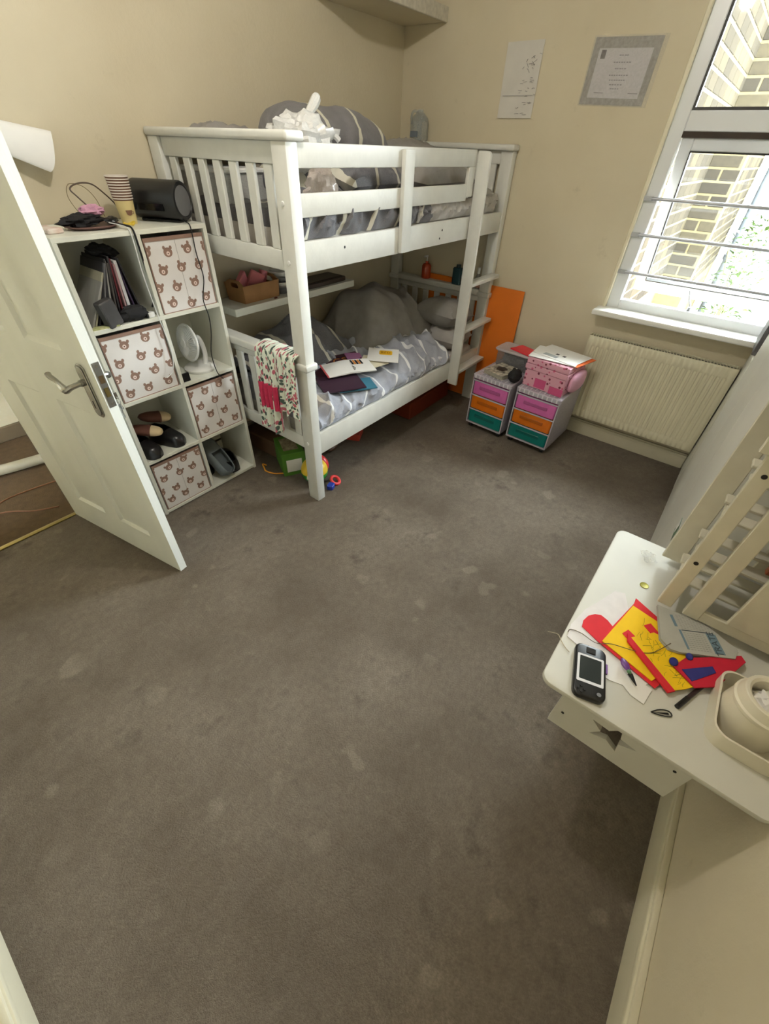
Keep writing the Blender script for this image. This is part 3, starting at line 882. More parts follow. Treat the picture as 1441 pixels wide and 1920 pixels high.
m = MB(); solid_sheet(m, BX + .075, 2.72, BY + .031, 2.12, 190, 100, zf_lo, .03, zbot=.449, jit=lambda u, v: (0, (1 - v) ** 6 * (.022 * noise.noise(Vector((u * 9, 1.0, 3.0))) - .004)))
tag(m.build('duvet', GREYFAB2), 'pale grey striped crumpled duvet on the lower bunk', 'duvet')
def zf_lump(x, y):
    a = (x - 2.68) / .50; b = (y - 2.13) / .33
    z = .47 + .33 * math.exp(-(abs(a) ** 4) - (abs(b) ** 3.2)) * (1 + .16 * math.sin(x * 5.2 + 1.0)) + .05 * math.exp(-((x - 2.95) / .16) ** 2 - ((y - 2.25) / .16) ** 2) + .050 * noise.noise(Vector((x * 4, y * 4, 7.0))) + .022 * noise.noise(Vector((x * 9 + y * 5, y * 5, 2.0))) + .045 * ridge(x * .8 - y * .7, y + x * .3, 19, 4, 2.2)
    return max(.47, z)
m = MB(); solid_sheet(m, 1.98, 3.14, 1.74, 2.385, 90, 56, zf_lump, .008)
tag(m.build('grey_quilt', SHEET), 'heaped plain grey quilt at the wall side of lower bunk', 'quilt')
def zf_dk(x, y):
    a = (x - 1.80) / .40; b = (y - 2.14) / .24
    z = .47 + .31 * math.exp(-(abs(a) ** 2.4) - (abs(b) ** 2.4)) + .040 * noise.noise(Vector((x * 5, y * 5, 3.0))) + .050 * ridge(x, y, 23, 6, 3) + .02 * ridge(x + y, y, 29, 12, 6)
    return max(.47, z)
m = MB(); solid_sheet(m, 1.40, 2.26, 1.86, 2.385, 90, 60, zf_dk, .008)
tag(m.build('dark_blanket', GREYFAB), 'dark striped blanket bunched under the floating shelf', 'blanket')
m = MB(); pillow(m, (2.98, 1.70, .545), (.30, .34, .17), .05, 0, 0, 51)
tag(m.build('pillow', PILLOWM), 'pale pillow on the lower bunk behind bottom ladder rungs', 'pillow')
m = MB(); pillow(m, (2.96, 1.72, .715), (.30, .36, .19), -.08, 0, .1, 61)
tag(m.build('pillow', SHEET), 'grey pillow stacked higher behind the ladder on lower bunk', 'pillow')
def edge_fn(u, v):
    x = 2.28 + .42 * u; y = BY + .034 + .14 * v
    return (x, y, .464 + .030 * math.sin(v * 3.1) + .004 * noise.noise(Vector((x * 20, y * 20, 1))))
m = MB(); solid_sheet(m, 2.25, 2.76, BY + .032, BY + .30, 40, 22, lambda x, y: .480 + .040 * min(1, (y - BY) / .12) + .012 * crease(x, y, 31, 14, 5), .014)
tag(m.build('fitted_sheet', mat('white_sheet', (214, 214, 216), .85, .05, 20, bump=.2, bscale=80)), 'white sheet corner showing beside the ladder on lower bunk', 'sheet')
# ------------------------------------------------------------------ magazines on the lower bunk
def flat(name, label, cat, poly, z, t, mats, group=None, tilt=None):
    """sheet of given outline lying at height z"""
    cx = sum(p[0] for p in poly) / len(poly); cy = sum(p[1] for p in poly) / len(poly)
    m = MB().prism([(p[0] - cx, p[1] - cy) for p in poly], 0, t)
    o = m.build(name, mats)
    o.location = (cx, cy, z)
    if tilt: o.rotation_euler = tilt
    return tag(o, label, cat, group)
def rect(cx, cy, w, d, a):
    c, s = math.cos(a), math.sin(a)
    return [(cx + c * x - s * y, cy + s * x + c * y) for x, y in ((-w / 2, -d / 2), (w / 2, -d / 2), (w / 2, d / 2), (-w / 2, d / 2))]
PURPLE = mat('plum_cover', (74, 32, 52), .4, .1, 10); YELLOW = mat('yellow_card', (238, 186, 30), .5, .05, 10); PINKRED = mat('pink_red', (214, 88, 96), .5)
ORN = mat('orange_ink', (226, 140, 56), .5); INK = mat('black_ink', (34, 34, 38), .6); MAUVE = mat('mauve_card', (150, 96, 136), .5); TEALP = mat('teal_cover', (64, 124, 148), .4)
mg = thing('magazine', 'dark plum magazine with orange letters on the lower bunk', 'magazine', (1.86, 1.80, .605), .15, rot=(.10, -.05, -.42))
MB().box(-.17, .17, -.11, .11, 0, .008).build('pages', PURPLE, mg, bev=.002)
m = MB(); text_geo(m, 'GS', .085, Matrix.Translation((.03, .03, .0086)) @ Matrix.Rotation(R(0), 4, 'Z')); m.build('title', ORN, mg)
m = MB(); text_geo(m, 'K', .06, Matrix.Translation((-.10, .03, .0086))); m.build('initial', PINKRED, mg)
mg = thing('leaflet', 'open white leaflet with blue figures lying on the plum magazine', 'leaflet', (1.83, 1.685, .628), rot=(.16, .02, -.42))
m = MB().add([(-.15, -.07, 0), (-.005, -.07, .014), (-.005, .07, .014), (-.15, .07, 0), (.16, -.07, .002), (.16, .07, .002), (-.15, -.07, -.004), (-.15, .07, -.004), (.16, -.07, -.004), (.16, .07, -.004), (-.005, -.07, .004), (-.005, .07, .004)],
    [(0, 1, 2, 3), (1, 4, 5, 2), (6, 7, 11, 10), (10, 11, 9, 8), (0, 6, 10, 1), (1, 10, 8, 4), (3, 2, 11, 7), (2, 5, 9, 11), (0, 3, 7, 6), (4, 8, 9, 5)])
m.build('pages', PAPER, mg)
m = MB()
for i in range(5): m.box(.03 + i * .016, .041 + i * .016, .01, .058, .0135 - i * .0012, .0145 - i * .0012, i % 2)
m.build('photo_print', [INK, ORN], mg)
m = MB(); m.tube([(.02, -.05, .0135), (.024, -.005, .0135), (.034, -.03, .0125), (.022, -.05, .0135)], .0015, 5); m.build('figure_print', INK, mg)
MB().box(-.158, -.15, -.07, .07, -.004, .002).build('spine_edge', PINKRED, mg)
mg = thing('leaflet', 'white card with a yellow block lying beyond the leaflet', 'leaflet', (2.135, 1.655, .628), rot=(.12, .03, -.95))
MB().box(-.10, .10, -.085, .085, 0, .003).build('card', PAPER, mg)
m = MB().prism(rrect(.085, .055, .012), .003, .0036); m.v = [Matrix.Translation((.015, .03, 0)) @ v for v in m.v]; m.build('yellow_block', YELLOW, mg)
m = MB(); text_geo(m, 'RED', .035, Matrix.Translation((.015, .03, .0039))); m.build('block_letters', mat('brown_ink', (140, 70, 24), .6), mg)
flat('paper_sheet', 'cream torn sheet lying between the leaflet and the yellow card', 'paper', [(1.98, 1.60), (2.10, 1.58), (2.14, 1.66), (2.06, 1.76), (1.95, 1.70)], .612, .003, mat('cream_paper', (222, 214, 188), .8), tilt=(.1, 0, 0))
flat('toy_card', 'mauve card standing out behind the leaflet', 'card', rect(1.985, 1.78, .11, .06, -.4), .630, .004, MAUVE, tilt=(.35, 0, 0))
flat('magazine', 'dark magazine under the leaflet near the bed rail', 'magazine', rect(1.70, 1.63, .26, .17, -.45), .588, .007, mat('dark_mag', (64, 42, 58), .4), tilt=(.12, -.03, 0))
flat('magazine', 'blue and cream magazine at the bottom of the lower bunk pile', 'magazine', rect(1.78, 1.585, .24, .12, -.45), .563, .006, [TEALP], tilt=(.14, -.02, 0))

# ------------------------------------------------------------------ dress hung over the lower end rail
dr = thing('hanging_dress', 'leaf patterned dress with pink band hung over lower bed end', 'dress', (1.336, 1.68, .86))
def drape(u, v):
    # v: 0 inside the bed .. 1 front hem ; u across
    s = v
    y = .135 - .285 * u
    wav = .010 * math.sin(u * 34 + .6) + .006 * math.sin(u * 61 + 2)
    hem = .43 + .10 * (u > .62) * 1.0
    if s < .15:
        return (.052 + .012 + wav * .3, y, -.10 * (1 - s / .15) + .004)
    if s < .30:
        t = (s - .15) / .15 * math.pi
        return (.050 * math.cos(t) + 0.0, y, .006 + .018 * math.sin(t) + abs(wav) * .3)
    t = (s - .30) / .70
    L = .43 - (.14 if u > .60 else 0) * 1.0 + .02 * math.sin(u * 20)
    return (-.052 - .010 * t - wav * (.4 + t), y - .012 * t * (u - .5) + .05 * t * (1 - u) * .3, .004 - L * t)
m = MB(); m.grid(70, 46, drape, 0, None, lambda u, v: (u * .285, v * .62))
m.build('dress_cloth', leaf_print_mat(), dr, solid=.004, ang=60)
def band(u, v):
    w = .008 * math.sin(u * 26)
    return (-.070 - w, .130 - .150 * u, -.165 - .135 * v)
m = MB(); m.grid(30, 8, band, 0, None, lambda u, v: (u, v)); m.build('pink_band', mat('raspberry_knit', (196, 44, 84), .8, .1, 40, bump=.3, bscale=160), dr, solid=.004, ang=60)
tag(at(MB().box(-.012, .012, -.045, .045, -.12, .12).build('paperback', [YELLOW], bev=.002), (1.412, 1.618, .548), rot=(.0, -.12, 0)), 'yellow paperback wedged behind the lower end slats', 'book')

# ------------------------------------------------------------------ floating shelf inside the lower bunk and its things
o = MB().box(0, 1.0, 0, .244, 0, .040).build('floating_shelf', LAMINATE, bev=.002)
tag(at(o, (1.445, 2.174, .897)), 'thick white floating shelf on the wall inside lower bunk', 'shelf')
bk = thing('cardboard_basket', 'brown cardboard basket with hand holes on the floating shelf', 'basket', (1.68, 2.30, .937), .02)
KR = mat('kraft_card', (172, 128, 82), .8, .12, 14)
m = MB()
def wallq(x0, y0, x1, y1, t, h0=.095, h1=.105):
    pass
w, d, h = .125, .075, .092
for sx in (-1, 1):   # short ends rise to a rounded handle with a slot
    out = [(-d, 0), (d, 0), (d * 1.12, h), (d * .55, h + .022), (-d * .55, h + .022), (-d * 1.12, h)]
    m2 = MB()
    slot = rrect(.066, .026, .012, 3, 0, h - .006)
    bm = bmesh.new()
    def ringedges(pts): 
        vs_ = [bm.verts.new((p[0], p[1], 0)) for p in pts]
        return [bm.edges.new((vs_[i], vs_[(i + 1) % len(vs_)])) for i in range(len(vs_))]
    es = ringedges(out) + ringedges(slot)
    bmesh.ops.triangle_fill(bm, use_beauty=True, use_dissolve=False, edges=es)
    bmesh.ops.solidify(bm, geom=bm.faces[:], thickness=.004)
    me = bpy.data.meshes.new('basket_end'); bm.to_mesh(me); bm.free(); me.materials.append(KR)
    e = inst(me, 'basket_end', bk, (sx * (w + .002), 0, 0)); 
    e.rotation_euler = (R(90), 0, R(90))
for sy in (-1, 1):
    MB().add([(-w, sy * d, 0), (w, sy * d, 0), (w + .008, sy * d * 1.12, h), (-w - .008, sy * d * 1.12, h)], [(0, 1, 2, 3)]).build('basket_side', KR, bk, solid=.004)
MB().box(-w, w, -d, d, 0, .004).build('basket_base', KR, bk)
PKP = mat('pink_packet', (214, 126, 134), .45, .1, 16)
for i, (x, y, rz, ry, lb) in enumerate(((1.615, 2.30, .4, -.55, 'pink packet leaning out of the cardboard basket'), (1.69, 2.285, -.3, .5, 'smaller pink packet beside the basket rim'), (1.765, 2.31, .1, .3, 'dusty pink pouch at the right end of the basket'))):
    o = MB().cbox((0, 0, 0), (.085, .03, .105) if i < 2 else (.05, .03, .09)).build('pink_packet', PKP, bev=.005); tag(at(o, (x, y, 1.025), rot=(.1, ry, rz)), lb, 'packet')
for i in range(4):
    o = MB().lathe([(0, .004), (.030, .004), (.036, 0), (.038, .006), (.060, .036), (.064, .037), (.063, .040), (.056, .038), (.034, .010), (0, .010)], 24).build('bowl', GREYPL)
    o.data.materials[0] = bpy.data.materials['white_plastic'] if i % 2 else bpy.data.materials['grey_plastic']
    tag(at(o, (1.875, 2.275, .937 + i * .0275)), ['lowest grey bowl of the stack on the floating shelf', 'second white bowl in the stack on the floating shelf', 'third grey bowl in the stack on the floating shelf', 'topmost white bowl of the stack on the floating shelf'][i], 'bowl', 'bowls on the floating shelf')
o = MB().prism(rrect(.40, .17, .015), 0, .026).prism(rrect(.36, .14, .012), .026, .032).build('laptop_case', mat('dark_brown_case', (58, 44, 34), .5, .1, 12), bev=.003)
tag(at(o, (2.20, 2.29, .937), .02), 'flat dark brown case on the right end of floating shelf', 'case')
o = MB().box(-.012, .012, -.006, .006, 0, .005).build('wrapper', mat('red_brown_wrapper', (120, 56, 44), .5), bev=.001); tag(at(o, (1.76, 2.20, .937), .4), 'tiny red brown wrapper before the bowls on the shelf', 'wrapper')

# ------------------------------------------------------------------ bottles on the far lower ledge
LZ = .858
m = MB().lathe([(0, 0), (.034, 0), (.036, .01), (.036, .085), (.028, .10), (.012, .104), (.012, .118), (0, .118)], 20)
b1 = thing('pump_bottle', 'orange red soap bottle with pump on the far lower rail', 'bottle', (3.195, 2.065, LZ))
m.build('bottle_body', film_mat('orange_bottle', (196, 76, 44), .92, .15), b1)
MB().cyl((0, 0, .118), (0, 0, .150), .005, n=8).box(-.035, .006, -.006, .006, .148, .158).build('pump', WHITEPL, b1)
b2 = thing('cream_tub', 'dark teal bottle on the far rail beside the ladder', 'bottle', (3.195, 1.775, LZ))
MB().prism(rrect(.05, .075, .012), 0, .115).build('bottle_body', mat('dark_teal', (44, 78, 88), .35), b2, bev=.006)
MB().cyl((0, 0, .115), (0, 0, .135), .018, n=14).build('cap', mat('dark_teal_cap', (30, 52, 60), .4), b2)
b3 = thing('clear_spray', 'small clear bottle seen through the ladder', 'bottle', (3.195, 1.60, LZ))
MB().lathe([(0, 0), (.026, 0), (.028, .01), (.028, .07), (.012, .09), (.012, .10), (0, .10)], 18).build('bottle_body', CLEARB, b3)
MB().cyl((0, 0, .10), (0, 0, .14), .011, n=12).build('cap', WHITEPL, b3)

# ------------------------------------------------------------------ orange board behind the bed end
o = MB().box(0, .008, 0, .86, 0, .895).build('orange_board', ORANGE, bev=.002)
tag(at(o, (3.205, 1.225, .0), rot=(0, .012, 0)), 'tall orange board leaning on the wall behind the bed', 'board')

# ------------------------------------------------------------------ things under the bed
gb = thing('toy_box', 'green cardboard toy box with white label under the bed', 'box', (1.47, 1.90, 0), R(62))
GRN = mat('green_card', (86, 138, 46), .6, .1, 10); DGRN = mat('dark_green_card', (50, 88, 36), .6, .1, 10)
MB().box(-.115, .115, -.075, .075, 0, .165).build('box_body', GRN, gb, bev=.003)
MB().box(-.07, .08, -.045, .05, .165, .167).build('top_print', mat('beige_print', (176, 164, 130), .7, rgb2=(120, 104, 84), vscale=40), gb)
MB().box(-.117, -.115, -.05, .05, .03, .12).build('side_label', PAPER, gb)
MB().box(-.09, .09, -.077, -.075, .02, .10).build('front_print', mat('brown_print', (98, 96, 72), .7, rgb2=(70, 96, 56), vscale=30), gb)
bt = thing('toy_ball', 'round toy ball with yellow, green and red bands behind bed post', 'toy', (1.455, 1.655, 0), R(20))
rb = .085
bands = [(.14, mat('toy_blue', (28, 104, 150), .35)), (.40, mat('toy_green', (44, 150, 52), .35)), (1.0, mat('toy_yellow', (236, 200, 62), .35))]
prof = [(rb * math.sin(math.pi * i / 18), rb - rb * math.cos(math.pi * i / 18)) for i in range(19)]
lo = [p for p in prof if p[1] <= rb * 2 * .30]; mi = [p for p in prof if rb * 2 * .27 <= p[1] <= rb * 2 * .55]; hi = [p for p in prof if p[1] >= rb * 2 * .5]
def seg(z0, z1):
    pts = []
    for i in range(11):
        z = z0 + (z1 - z0) * i / 10
        pts.append((math.sqrt(max(0, rb * rb - (z - rb) ** 2)), z))
    return pts
MB().lathe(seg(0, .045), 28).build('blue_cap', bands[0][1], bt)
MB().lathe(seg(.045, .085), 28).build('green_band', bands[1][1], bt)
MB().lathe(seg(.085, .17), 28).build('yellow_top', bands[2][1], bt)
TR = mat('toy_red', (224, 62, 62), .35)
m = MB(); m.ell((.052, -.005, .10), (.045, .07, .068), 18, 12); m.build('red_side', TR, bt)
m = MB(); 
for y_, z_ in ((-.035, .12), (-.045, .085)): m.ell((.088, y_, z_), (.006, .007, .010), 10, 8)
m.build('black_dots', BLACK, bt)['kind'] = 'stuff'
MB().tube([(-.088 + .014 * math.cos(t), .0, .085 + .014 * math.sin(t)) for t in [2 * math.pi * i / 14 for i in range(14)]], .004, 6, closed=True).build('side_loop', CREAMPL, bt)
tr = [(.030 * math.cos(t), .030 * math.sin(t), .010) for t in [2 * math.pi * i / 24 for i in range(24)]]
o = MB().tube(tr, .010, 8, closed=True).build('toy_ring', TR); tag(at(o, (1.520, 1.545, .012), rot=(.5, .2, 0)), 'red plastic toy ring beside the bed post foot', 'toy')
o = MB().prism(rrect(.05, .04, .01), 0, .03).build('toy_block', mat('toy_dark_blue', (40, 62, 160), .4), bev=.003); tag(at(o, (1.462, 1.523, 0), .4), 'blue toy block on the carpet by the bed post', 'toy')
m = MB().tube(catmull([(1.355, 2.02, .006), (1.335, 2.03, .02), (1.325, 2.005, .008), (1.31, 1.97, .006), (1.325, 1.91, .006), (1.36, 1.87, .006), (1.39, 1.84, .006)], 6), .005, 7)
tag(m.build('orange_string', mat('orange_cord_m', (226, 150, 44), .5)), 'short orange cord lying by the green toy box', 'string')
o = MB().box(-.07, .07, -.05, .05, 0, .05).build('red_carton', mat('red_card', (206, 78, 62), .6), bev=.003); tag(at(o, (2.04, 1.83, 0), .5), 'red carton poking out under the lower side rail', 'box')
o = MB().ell((0, 0, .02), (.07, .03, .022), 16, 8).build('brown_shoe', mat('brown_leather', (92, 66, 46), .5)); tag(at(o, (1.80, 1.83, .001), .3), 'brown shoe toe peeping out under the side rail', 'shoe')
m = MB().box(-.25, .25, -.18, .18, 0, .12); o = m.build('underbed_crate', mat('brown_crate', (110, 82, 60), .7, .15, 9), bev=.01); tag(at(o, (1.70, 2.19, 0), .03), 'brown box pushed far under the bed by the wall', 'box')
m = MB().box(-.30, .30, -.20, .20, 0, .14); o = m.build('underbed_box', mat('deep_orange_box', (122, 44, 16), .6, .1, 6), bev=.01); tag(at(o, (2.80, 1.86, 0), .02), 'dark orange box under the far end of the bed', 'box')
# ------------------------------------------------------------------ cube shelf
SX, SY, SW, SD, SH = .657, 2.066, .648, .334, 1.358
TB = .018
cs = thing('cube_shelf', 'white cube storage shelf with eight compartments beside the bed', 'shelf unit', (SX, SY, 0))
def lp_(name, *a): return MB().box(*a).build(name, LAMINATE, cs, bev=.0012)
lp_('side_panel', 0, TB, 0, SD, 0, SH - TB); lp_('side_panel', SW - TB, SW, 0, SD, 0, SH - TB)
lp_('top_board', 0, SW, 0, SD, SH - TB, SH); lp_('base_board', TB, SW - TB, 0, SD, .006, .006 + TB)
rowz = [.006 + (SH - TB - .006) * i / 4 for i in range(5)]       # underside of each board
for i in (1, 2, 3): lp_('shelf_board', TB, SW - TB, 0, SD, rowz[i], rowz[i] + TB)
cxm = SW / 2
for i in range(4): lp_('divider', cxm - TB / 2, cxm + TB / 2, 0, SD, rowz[i] + TB, rowz[i + 1])
lp_('back_panel', TB, SW - TB, SD - .004, SD, .02, SH - TB)
cellw = cxm - TB / 2 - TB
colx = (TB, cxm + TB / 2)
# fabric bins with the bear print
BEIGE = mat('bin_fabric', (232, 228, 226), .85, .03, 12, bump=.1, bscale=160)
BRN = mat('bear_brown', (150, 120, 106), .85, .06, 30); MUZ = mat('bear_muzzle', (236, 214, 204), .85); NOSE = mat('bear_nose', (84, 54, 46), .8)
def clip(poly, x0, x1, z0, z1):
    for ax, lim, s in ((0, x0, 1), (0, x1, -1), (1, z0, 1), (1, z1, -1)):
        out = []
        for i in range(len(poly)):
            a, b = poly[i - 1], poly[i]
            ia = s * (a[ax] - lim) >= 0; ib = s * (b[ax] - lim) >= 0
            if ia != ib:
                t = (lim - a[ax]) / (b[ax] - a[ax]); out.append((a[0] + (b[0] - a[0]) * t, a[1] + (b[1] - a[1]) * t))
            if ib: out.append(b)
        poly = out
        if len(poly) < 3: return None
    return poly
def bears(mb, w, h, y, seed):
    rd = random.Random(seed)
    def disc(cx, cz, rx, rz, a, n, yy, mi):
        c, s = math.cos(a), math.sin(a)
        p = [(cx + c * rx * math.cos(t) - s * rz * math.sin(t), cz + s * rx * math.cos(t) + c * rz * math.sin(t)) for t in [2 * math.pi * k / n for k in range(n)]]
        p = clip(p, .004, w - .004, .003, h - .012)
        if p: mb.add([(q[0], yy, q[1]) for q in p], [tuple(range(len(p)))], mi)
    ox, oz = rd.uniform(0, .05), rd.uniform(0, .05)
    r = .0185
    for j in range(-1, 6):
        for i in range(-1, 5):
            cx = .045 + i * .092 + (.046 if j % 2 else 0) + ox - .02 + rd.uniform(-.008, .008); cz = .03 + j * .072 + oz - .02 + rd.uniform(-.008, .008)
            a = rd.uniform(-.55, .55)
            for sx in (-1, 1):
                ex = cx + math.cos(a + math.pi / 2 - sx * .72) * r * 1.28; ez = cz + math.sin(a + math.pi / 2 - sx * .72) * r * 1.28
                disc(ex, ez, r * .36, r * .42, a, 8, y - .0002, 0)
            disc(cx, cz, r * 1.12, r, a, 16, y - .0004, 0)
            mx = cx - math.sin(a) * -r * -.0 + math.sin(a) * r * .25; mz = cz - math.cos(a) * r * .25
            disc(mx, mz, r * .46, r * .46, a, 12, y - .0006, 1)
            disc(mx, mz, r * .15, r * .15, a, 8, y - .0008, 2)
bin_txt = {(1, 3): 'bear print fabric bin in the top right compartment', (0, 2): 'bear print fabric bin behind the door lock, second row', (1, 1): 'bear print fabric bin below the small fan', (0, 0): 'bear print fabric bin in the bottom row'}
for n, ((c, r_), lb) in enumerate(bin_txt.items()):
    w, h, d = cellw - .016, .298, SD - .03
    b = thing('fabric_bin', lb, 'storage bin', (SX + colx[c] + .008, SY + .008, rowz[r_] + TB), 0, 'bear print bins in the cube shelf')
    t = .004
    MB().box(0, w, 0, t, 0, h).box(0, w, d - t, d, 0, h).box(0, t, t, d - t, 0, h).box(w - t, w, t, d - t, 0, h).box(t, w - t, t, d - t, 0, t).build('bin_body', BEIGE, b)
    m = MB(); bears(m, w, h, -.0003, 10 + n); m.build('bear_print', [BRN, MUZ, NOSE], b)['kind'] = 'stuff'
    m = MB().box(-.001, w + .001, -.002, .006, h - .012, h + .002); m.build('rim_binding', BRN, b)
    MB().box(-.001, .004, -.0018, .003, 0, h - .012).build('edge_binding', BRN, b); MB().box(w - .003, w + .001, -.0018, .003, 0, h - .012).build('edge_binding', BRN, b)
    MB().box(0, w, -.0018, .003, -.0004, .003).build('edge_binding', BRN, b)
    if c == 1 or r_ == 0: MB().box(w * .5 - .0006, w * .5 + .0006, -.0012, 0, .004, h - .014).build('front_seam', mat('seam%d' % n, (176, 168, 164), .9), b)

# --- magazines and odds in the top left compartment
zf = rowz[3] + TB
cols = [((158, 156, 150), 'grey'), ((176, 170, 148), 'khaki'), ((52, 50, 54), 'charcoal'), ((98, 96, 98), 'mid grey'), ((36, 34, 38), 'black'), ((168, 166, 162), 'light grey'), ((70, 64, 60), 'brown grey'), ((44, 40, 44), 'dark slate'), ((108, 40, 48), 'dark red'), ((168, 132, 134), 'faded pink'), ((206, 204, 204), 'white'), ((58, 44, 72), 'purple'), ((34, 32, 34), 'soot black')]
base = [.690, .704, .722, .744, .764, .782, .800, .816, .833, .848, .866, .896, .916]
tilt = [.56, .50, .43, .35, .28, .22, .17, .13, .09, .06, .02, -.09, -.14]
hts = [.19, .22, .25, .24, .25, .24, .23, .25, .24, .22, .23, .22, .24]
for i, ((c, nm), bx_, tl, hh) in enumerate(zip(cols, base, tilt, hts)):
    th = .007 if nm != 'white' else .013
    o = MB().box(-th / 2, th / 2, 0, .20, 0, hh).build('magazine', mat('mag_%d' % i, c, .5, .15, 24, stretch=(1, 1, .15)), bev=.001)
    tag(at(o, (bx_, 2.098 + .004 * (i % 3), zf + abs(math.sin(tl)) * th / 2 + .001), rot=(0, tl, 0)), '%s magazine leaning upright in the top left compartment' % nm, 'magazine', 'magazines in the top left compartment')
o = MB().box(-.035, .035, -.02, .02, 0, .105).build('black_case', mat('dark_grey_case', (70, 68, 68), .5, .15, 18), bev=.004); tag(at(o, (.775, 2.084, zf), rot=(0, -.18, .25)), 'dark grey case standing before the leaning magazines', 'case')
m = MB(); m.ell((0, 0, .030), (.062, .022, .030), 22, 12, wob=.3, seed=2); o = m.build('black_pouch', BLACKMATTE); tag(at(o, (.868, 2.087, zf)), 'black pouch lying at the foot of the magazines', 'pouch')
ad = thing('phone_charger', 'white and black plug charger beside the black pouch', 'charger', (.938, 2.085, zf), .3)
MB().box(-.018, .018, -.012, .012, 0, .022).build('plug_body', WHITEPL, ad, bev=.003); MB().box(-.026, -.018, -.010, .010, .004, .02).build('plug_base', BLACK, ad)
for q in (-.006, .006): MB().box(.018, .03, q - .002, q + .002, .008, .014).build('pin', CHROME, ad)
o = MB().prism([(-.06, -.01), (.05, -.022), (.06, .008), (-.04, .02)], 0, .006).build('green_leaflet', mat('green_paper', (150, 156, 96), .7, rgb2=(196, 192, 150), vscale=60)); tag(at(o, (.735, 2.083, zf)), 'green and cream leaflet lying in the top left compartment', 'leaflet')
m = MB(); m.ell((0, 0, 0), (.055, .05, .026), 20, 12, wob=.35, seed=7); o = m.build('black_bundle', BLACKMATTE); tag(at(o, (.872, 2.20, zf + .255), rot=(0, .25, 0)), 'black cloth bundle resting on top of the magazines', 'cloth')

# --- small fan
zfan = rowz[2] + TB
fan = thing('desk_fan', 'small white desk fan with round cage in the cube shelf', 'fan', (SX + colx[1] + .165, SY + .105, zfan), R(2))
MB().lathe([(0, 0), (.078, 0), (.082, .006), (.082, .014), (.074, .022), (.05, .03), (0, .032)], 32).build('base', WHITEPL, fan)
m = MB().tube(catmull([(.022, -.02, .026), (.038, -.016, .07), (.042, -.004, .12), (.032, 0, .158), (.02, .0, .165)], 6), .0125, 10); m.build('arm', WHITEPL, fan)
m = MB().tube(catmull([(.045, .018, .026), (.052, .012, .07), (.048, .006, .12), (.034, 0, .158)], 6), .009, 10); m.build('arm_brace', WHITEPL, fan)
cage = bpy.data.objects.new('cage', None); COL.objects.link(cage); cage.parent = fan; cage.location = (-.035, 0, .150); cage.rotation_euler = (0, R(-82), 0)
rc = .088
def circ(r, z, n=36): return [(r * math.cos(2 * math.pi * i / n), r * math.sin(2 * math.pi * i / n), z) for i in range(n)]
MB().tube(circ(rc, 0), .006, 8, closed=True).build('rim', WHITEPL, cage)
MB().lathe([(0, .028), (.02, .028), (.022, .022), (.0, .022)], 20).build('front_cap', WHITEPL, cage)
m = MB()
for i in range(44):
    a = 2 * math.pi * i / 44
    m.tube([(.02 * math.cos(a), .02 * math.sin(a), .025), (.055 * math.cos(a + .12), .055 * math.sin(a + .12), .024), (rc * math.cos(a + .22), rc * math.sin(a + .22), .002)], .0013, 5)
    m.tube([(.02 * math.cos(a), .02 * math.sin(a), -.028), (.06 * math.cos(a), .06 * math.sin(a), -.026), (rc * math.cos(a), rc * math.sin(a), -.002)], .0013, 5)
m.build('grille_wires', WHITEPL, cage)['kind'] = 'stuff'
MB().cyl((0, 0, -.045), (0, 0, -.02), .026, n=18).build('motor', WHITEPL, cage)
for i in range(4):
    a = i * math.pi / 2
    Mx = Matrix.Rotation(a, 4, 'Z') @ Matrix.Rotation(.5, 4, 'X')
    MB().prism([(.012, -.008), (.05, -.026), (.072, -.014), (.07, .018), (.012, .010)], -.001, .001, 0, Mx).build('blade', mat('fan_blade%d' % i, (206, 210, 210), .4), cage)
o = MB().box(-.020, .020, -.006, .006, 0, .042).build('black_box', BLACK, bev=.001); tag(at(o, (SX + colx[1] + .026, SY + .018, zfan), rot=(-.05, 0, 0)), 'small black square box beside the fan', 'box')

# --- shoes
def shoe(name, label, loc, rz, L, W_, H, upper, sole, inner, rot=None, open_heel=False, group=None, cut=.55):
    t = thing(name, label, 'shoe', loc, rz, group, rot)
    ns, nc = 14, 16
    def hw(s): return W_ / 2 * (.62 + .38 * math.sin(math.pi * min(1, max(0, s * .92 + .06))) ** .6) * (1 if s < .86 else math.sqrt(max(0, 1 - ((s - .86) / .14) ** 2)) * .96 + .04) * (1 if s > .1 else math.sqrt(max(.02, 1 - ((.1 - s) / .1) ** 2)))
    def hh(s): return H * ((.55 if open_heel else .95) if s < .35 else 1 - .50 * ((s - .35) / .65)) * (1 if s < .9 else max(.25, 1 - ((s - .9) / .1) ** 2))
    v = []; f = []; ms = []
    for i in range(ns + 1):
        s = i / ns
        for j in range(nc + 1):
            a = math.pi * j / nc
            v.append((-(s - .5) * 0 + (s - .5) * L, hw(s) * math.copysign(abs(math.cos(a)) ** .7, math.cos(a)), .012 + hh(s) * math.sin(a) ** .65))
    for i in range(ns):
        for j in range(nc):
            s = (i + .5) / ns
            if s < cut and abs(j + .5 - nc / 2) < 3.2: continue
            f.append((i * (nc + 1) + j, (i + 1) * (nc + 1) + j, (i + 1) * (nc + 1) + j + 1, i * (nc + 1) + j + 1))
    MB().add(v, f, 0).build('upper', upper, t, solid=.004, ang=60)
    ol = [((i / 20 - .5) * L, hw(i / 20) + .003) for i in range(21)] + [((i / 20 - .5) * L, -hw(i / 20) - .003) for i in range(20, -1, -1)]
    MB().prism(ol, 0, .014).build('sole', sole, t, bev=.002)
    MB().prism([(a * .92, b * .86) for a, b in ol], .014, .017).build('insole', inner, t)
    return t
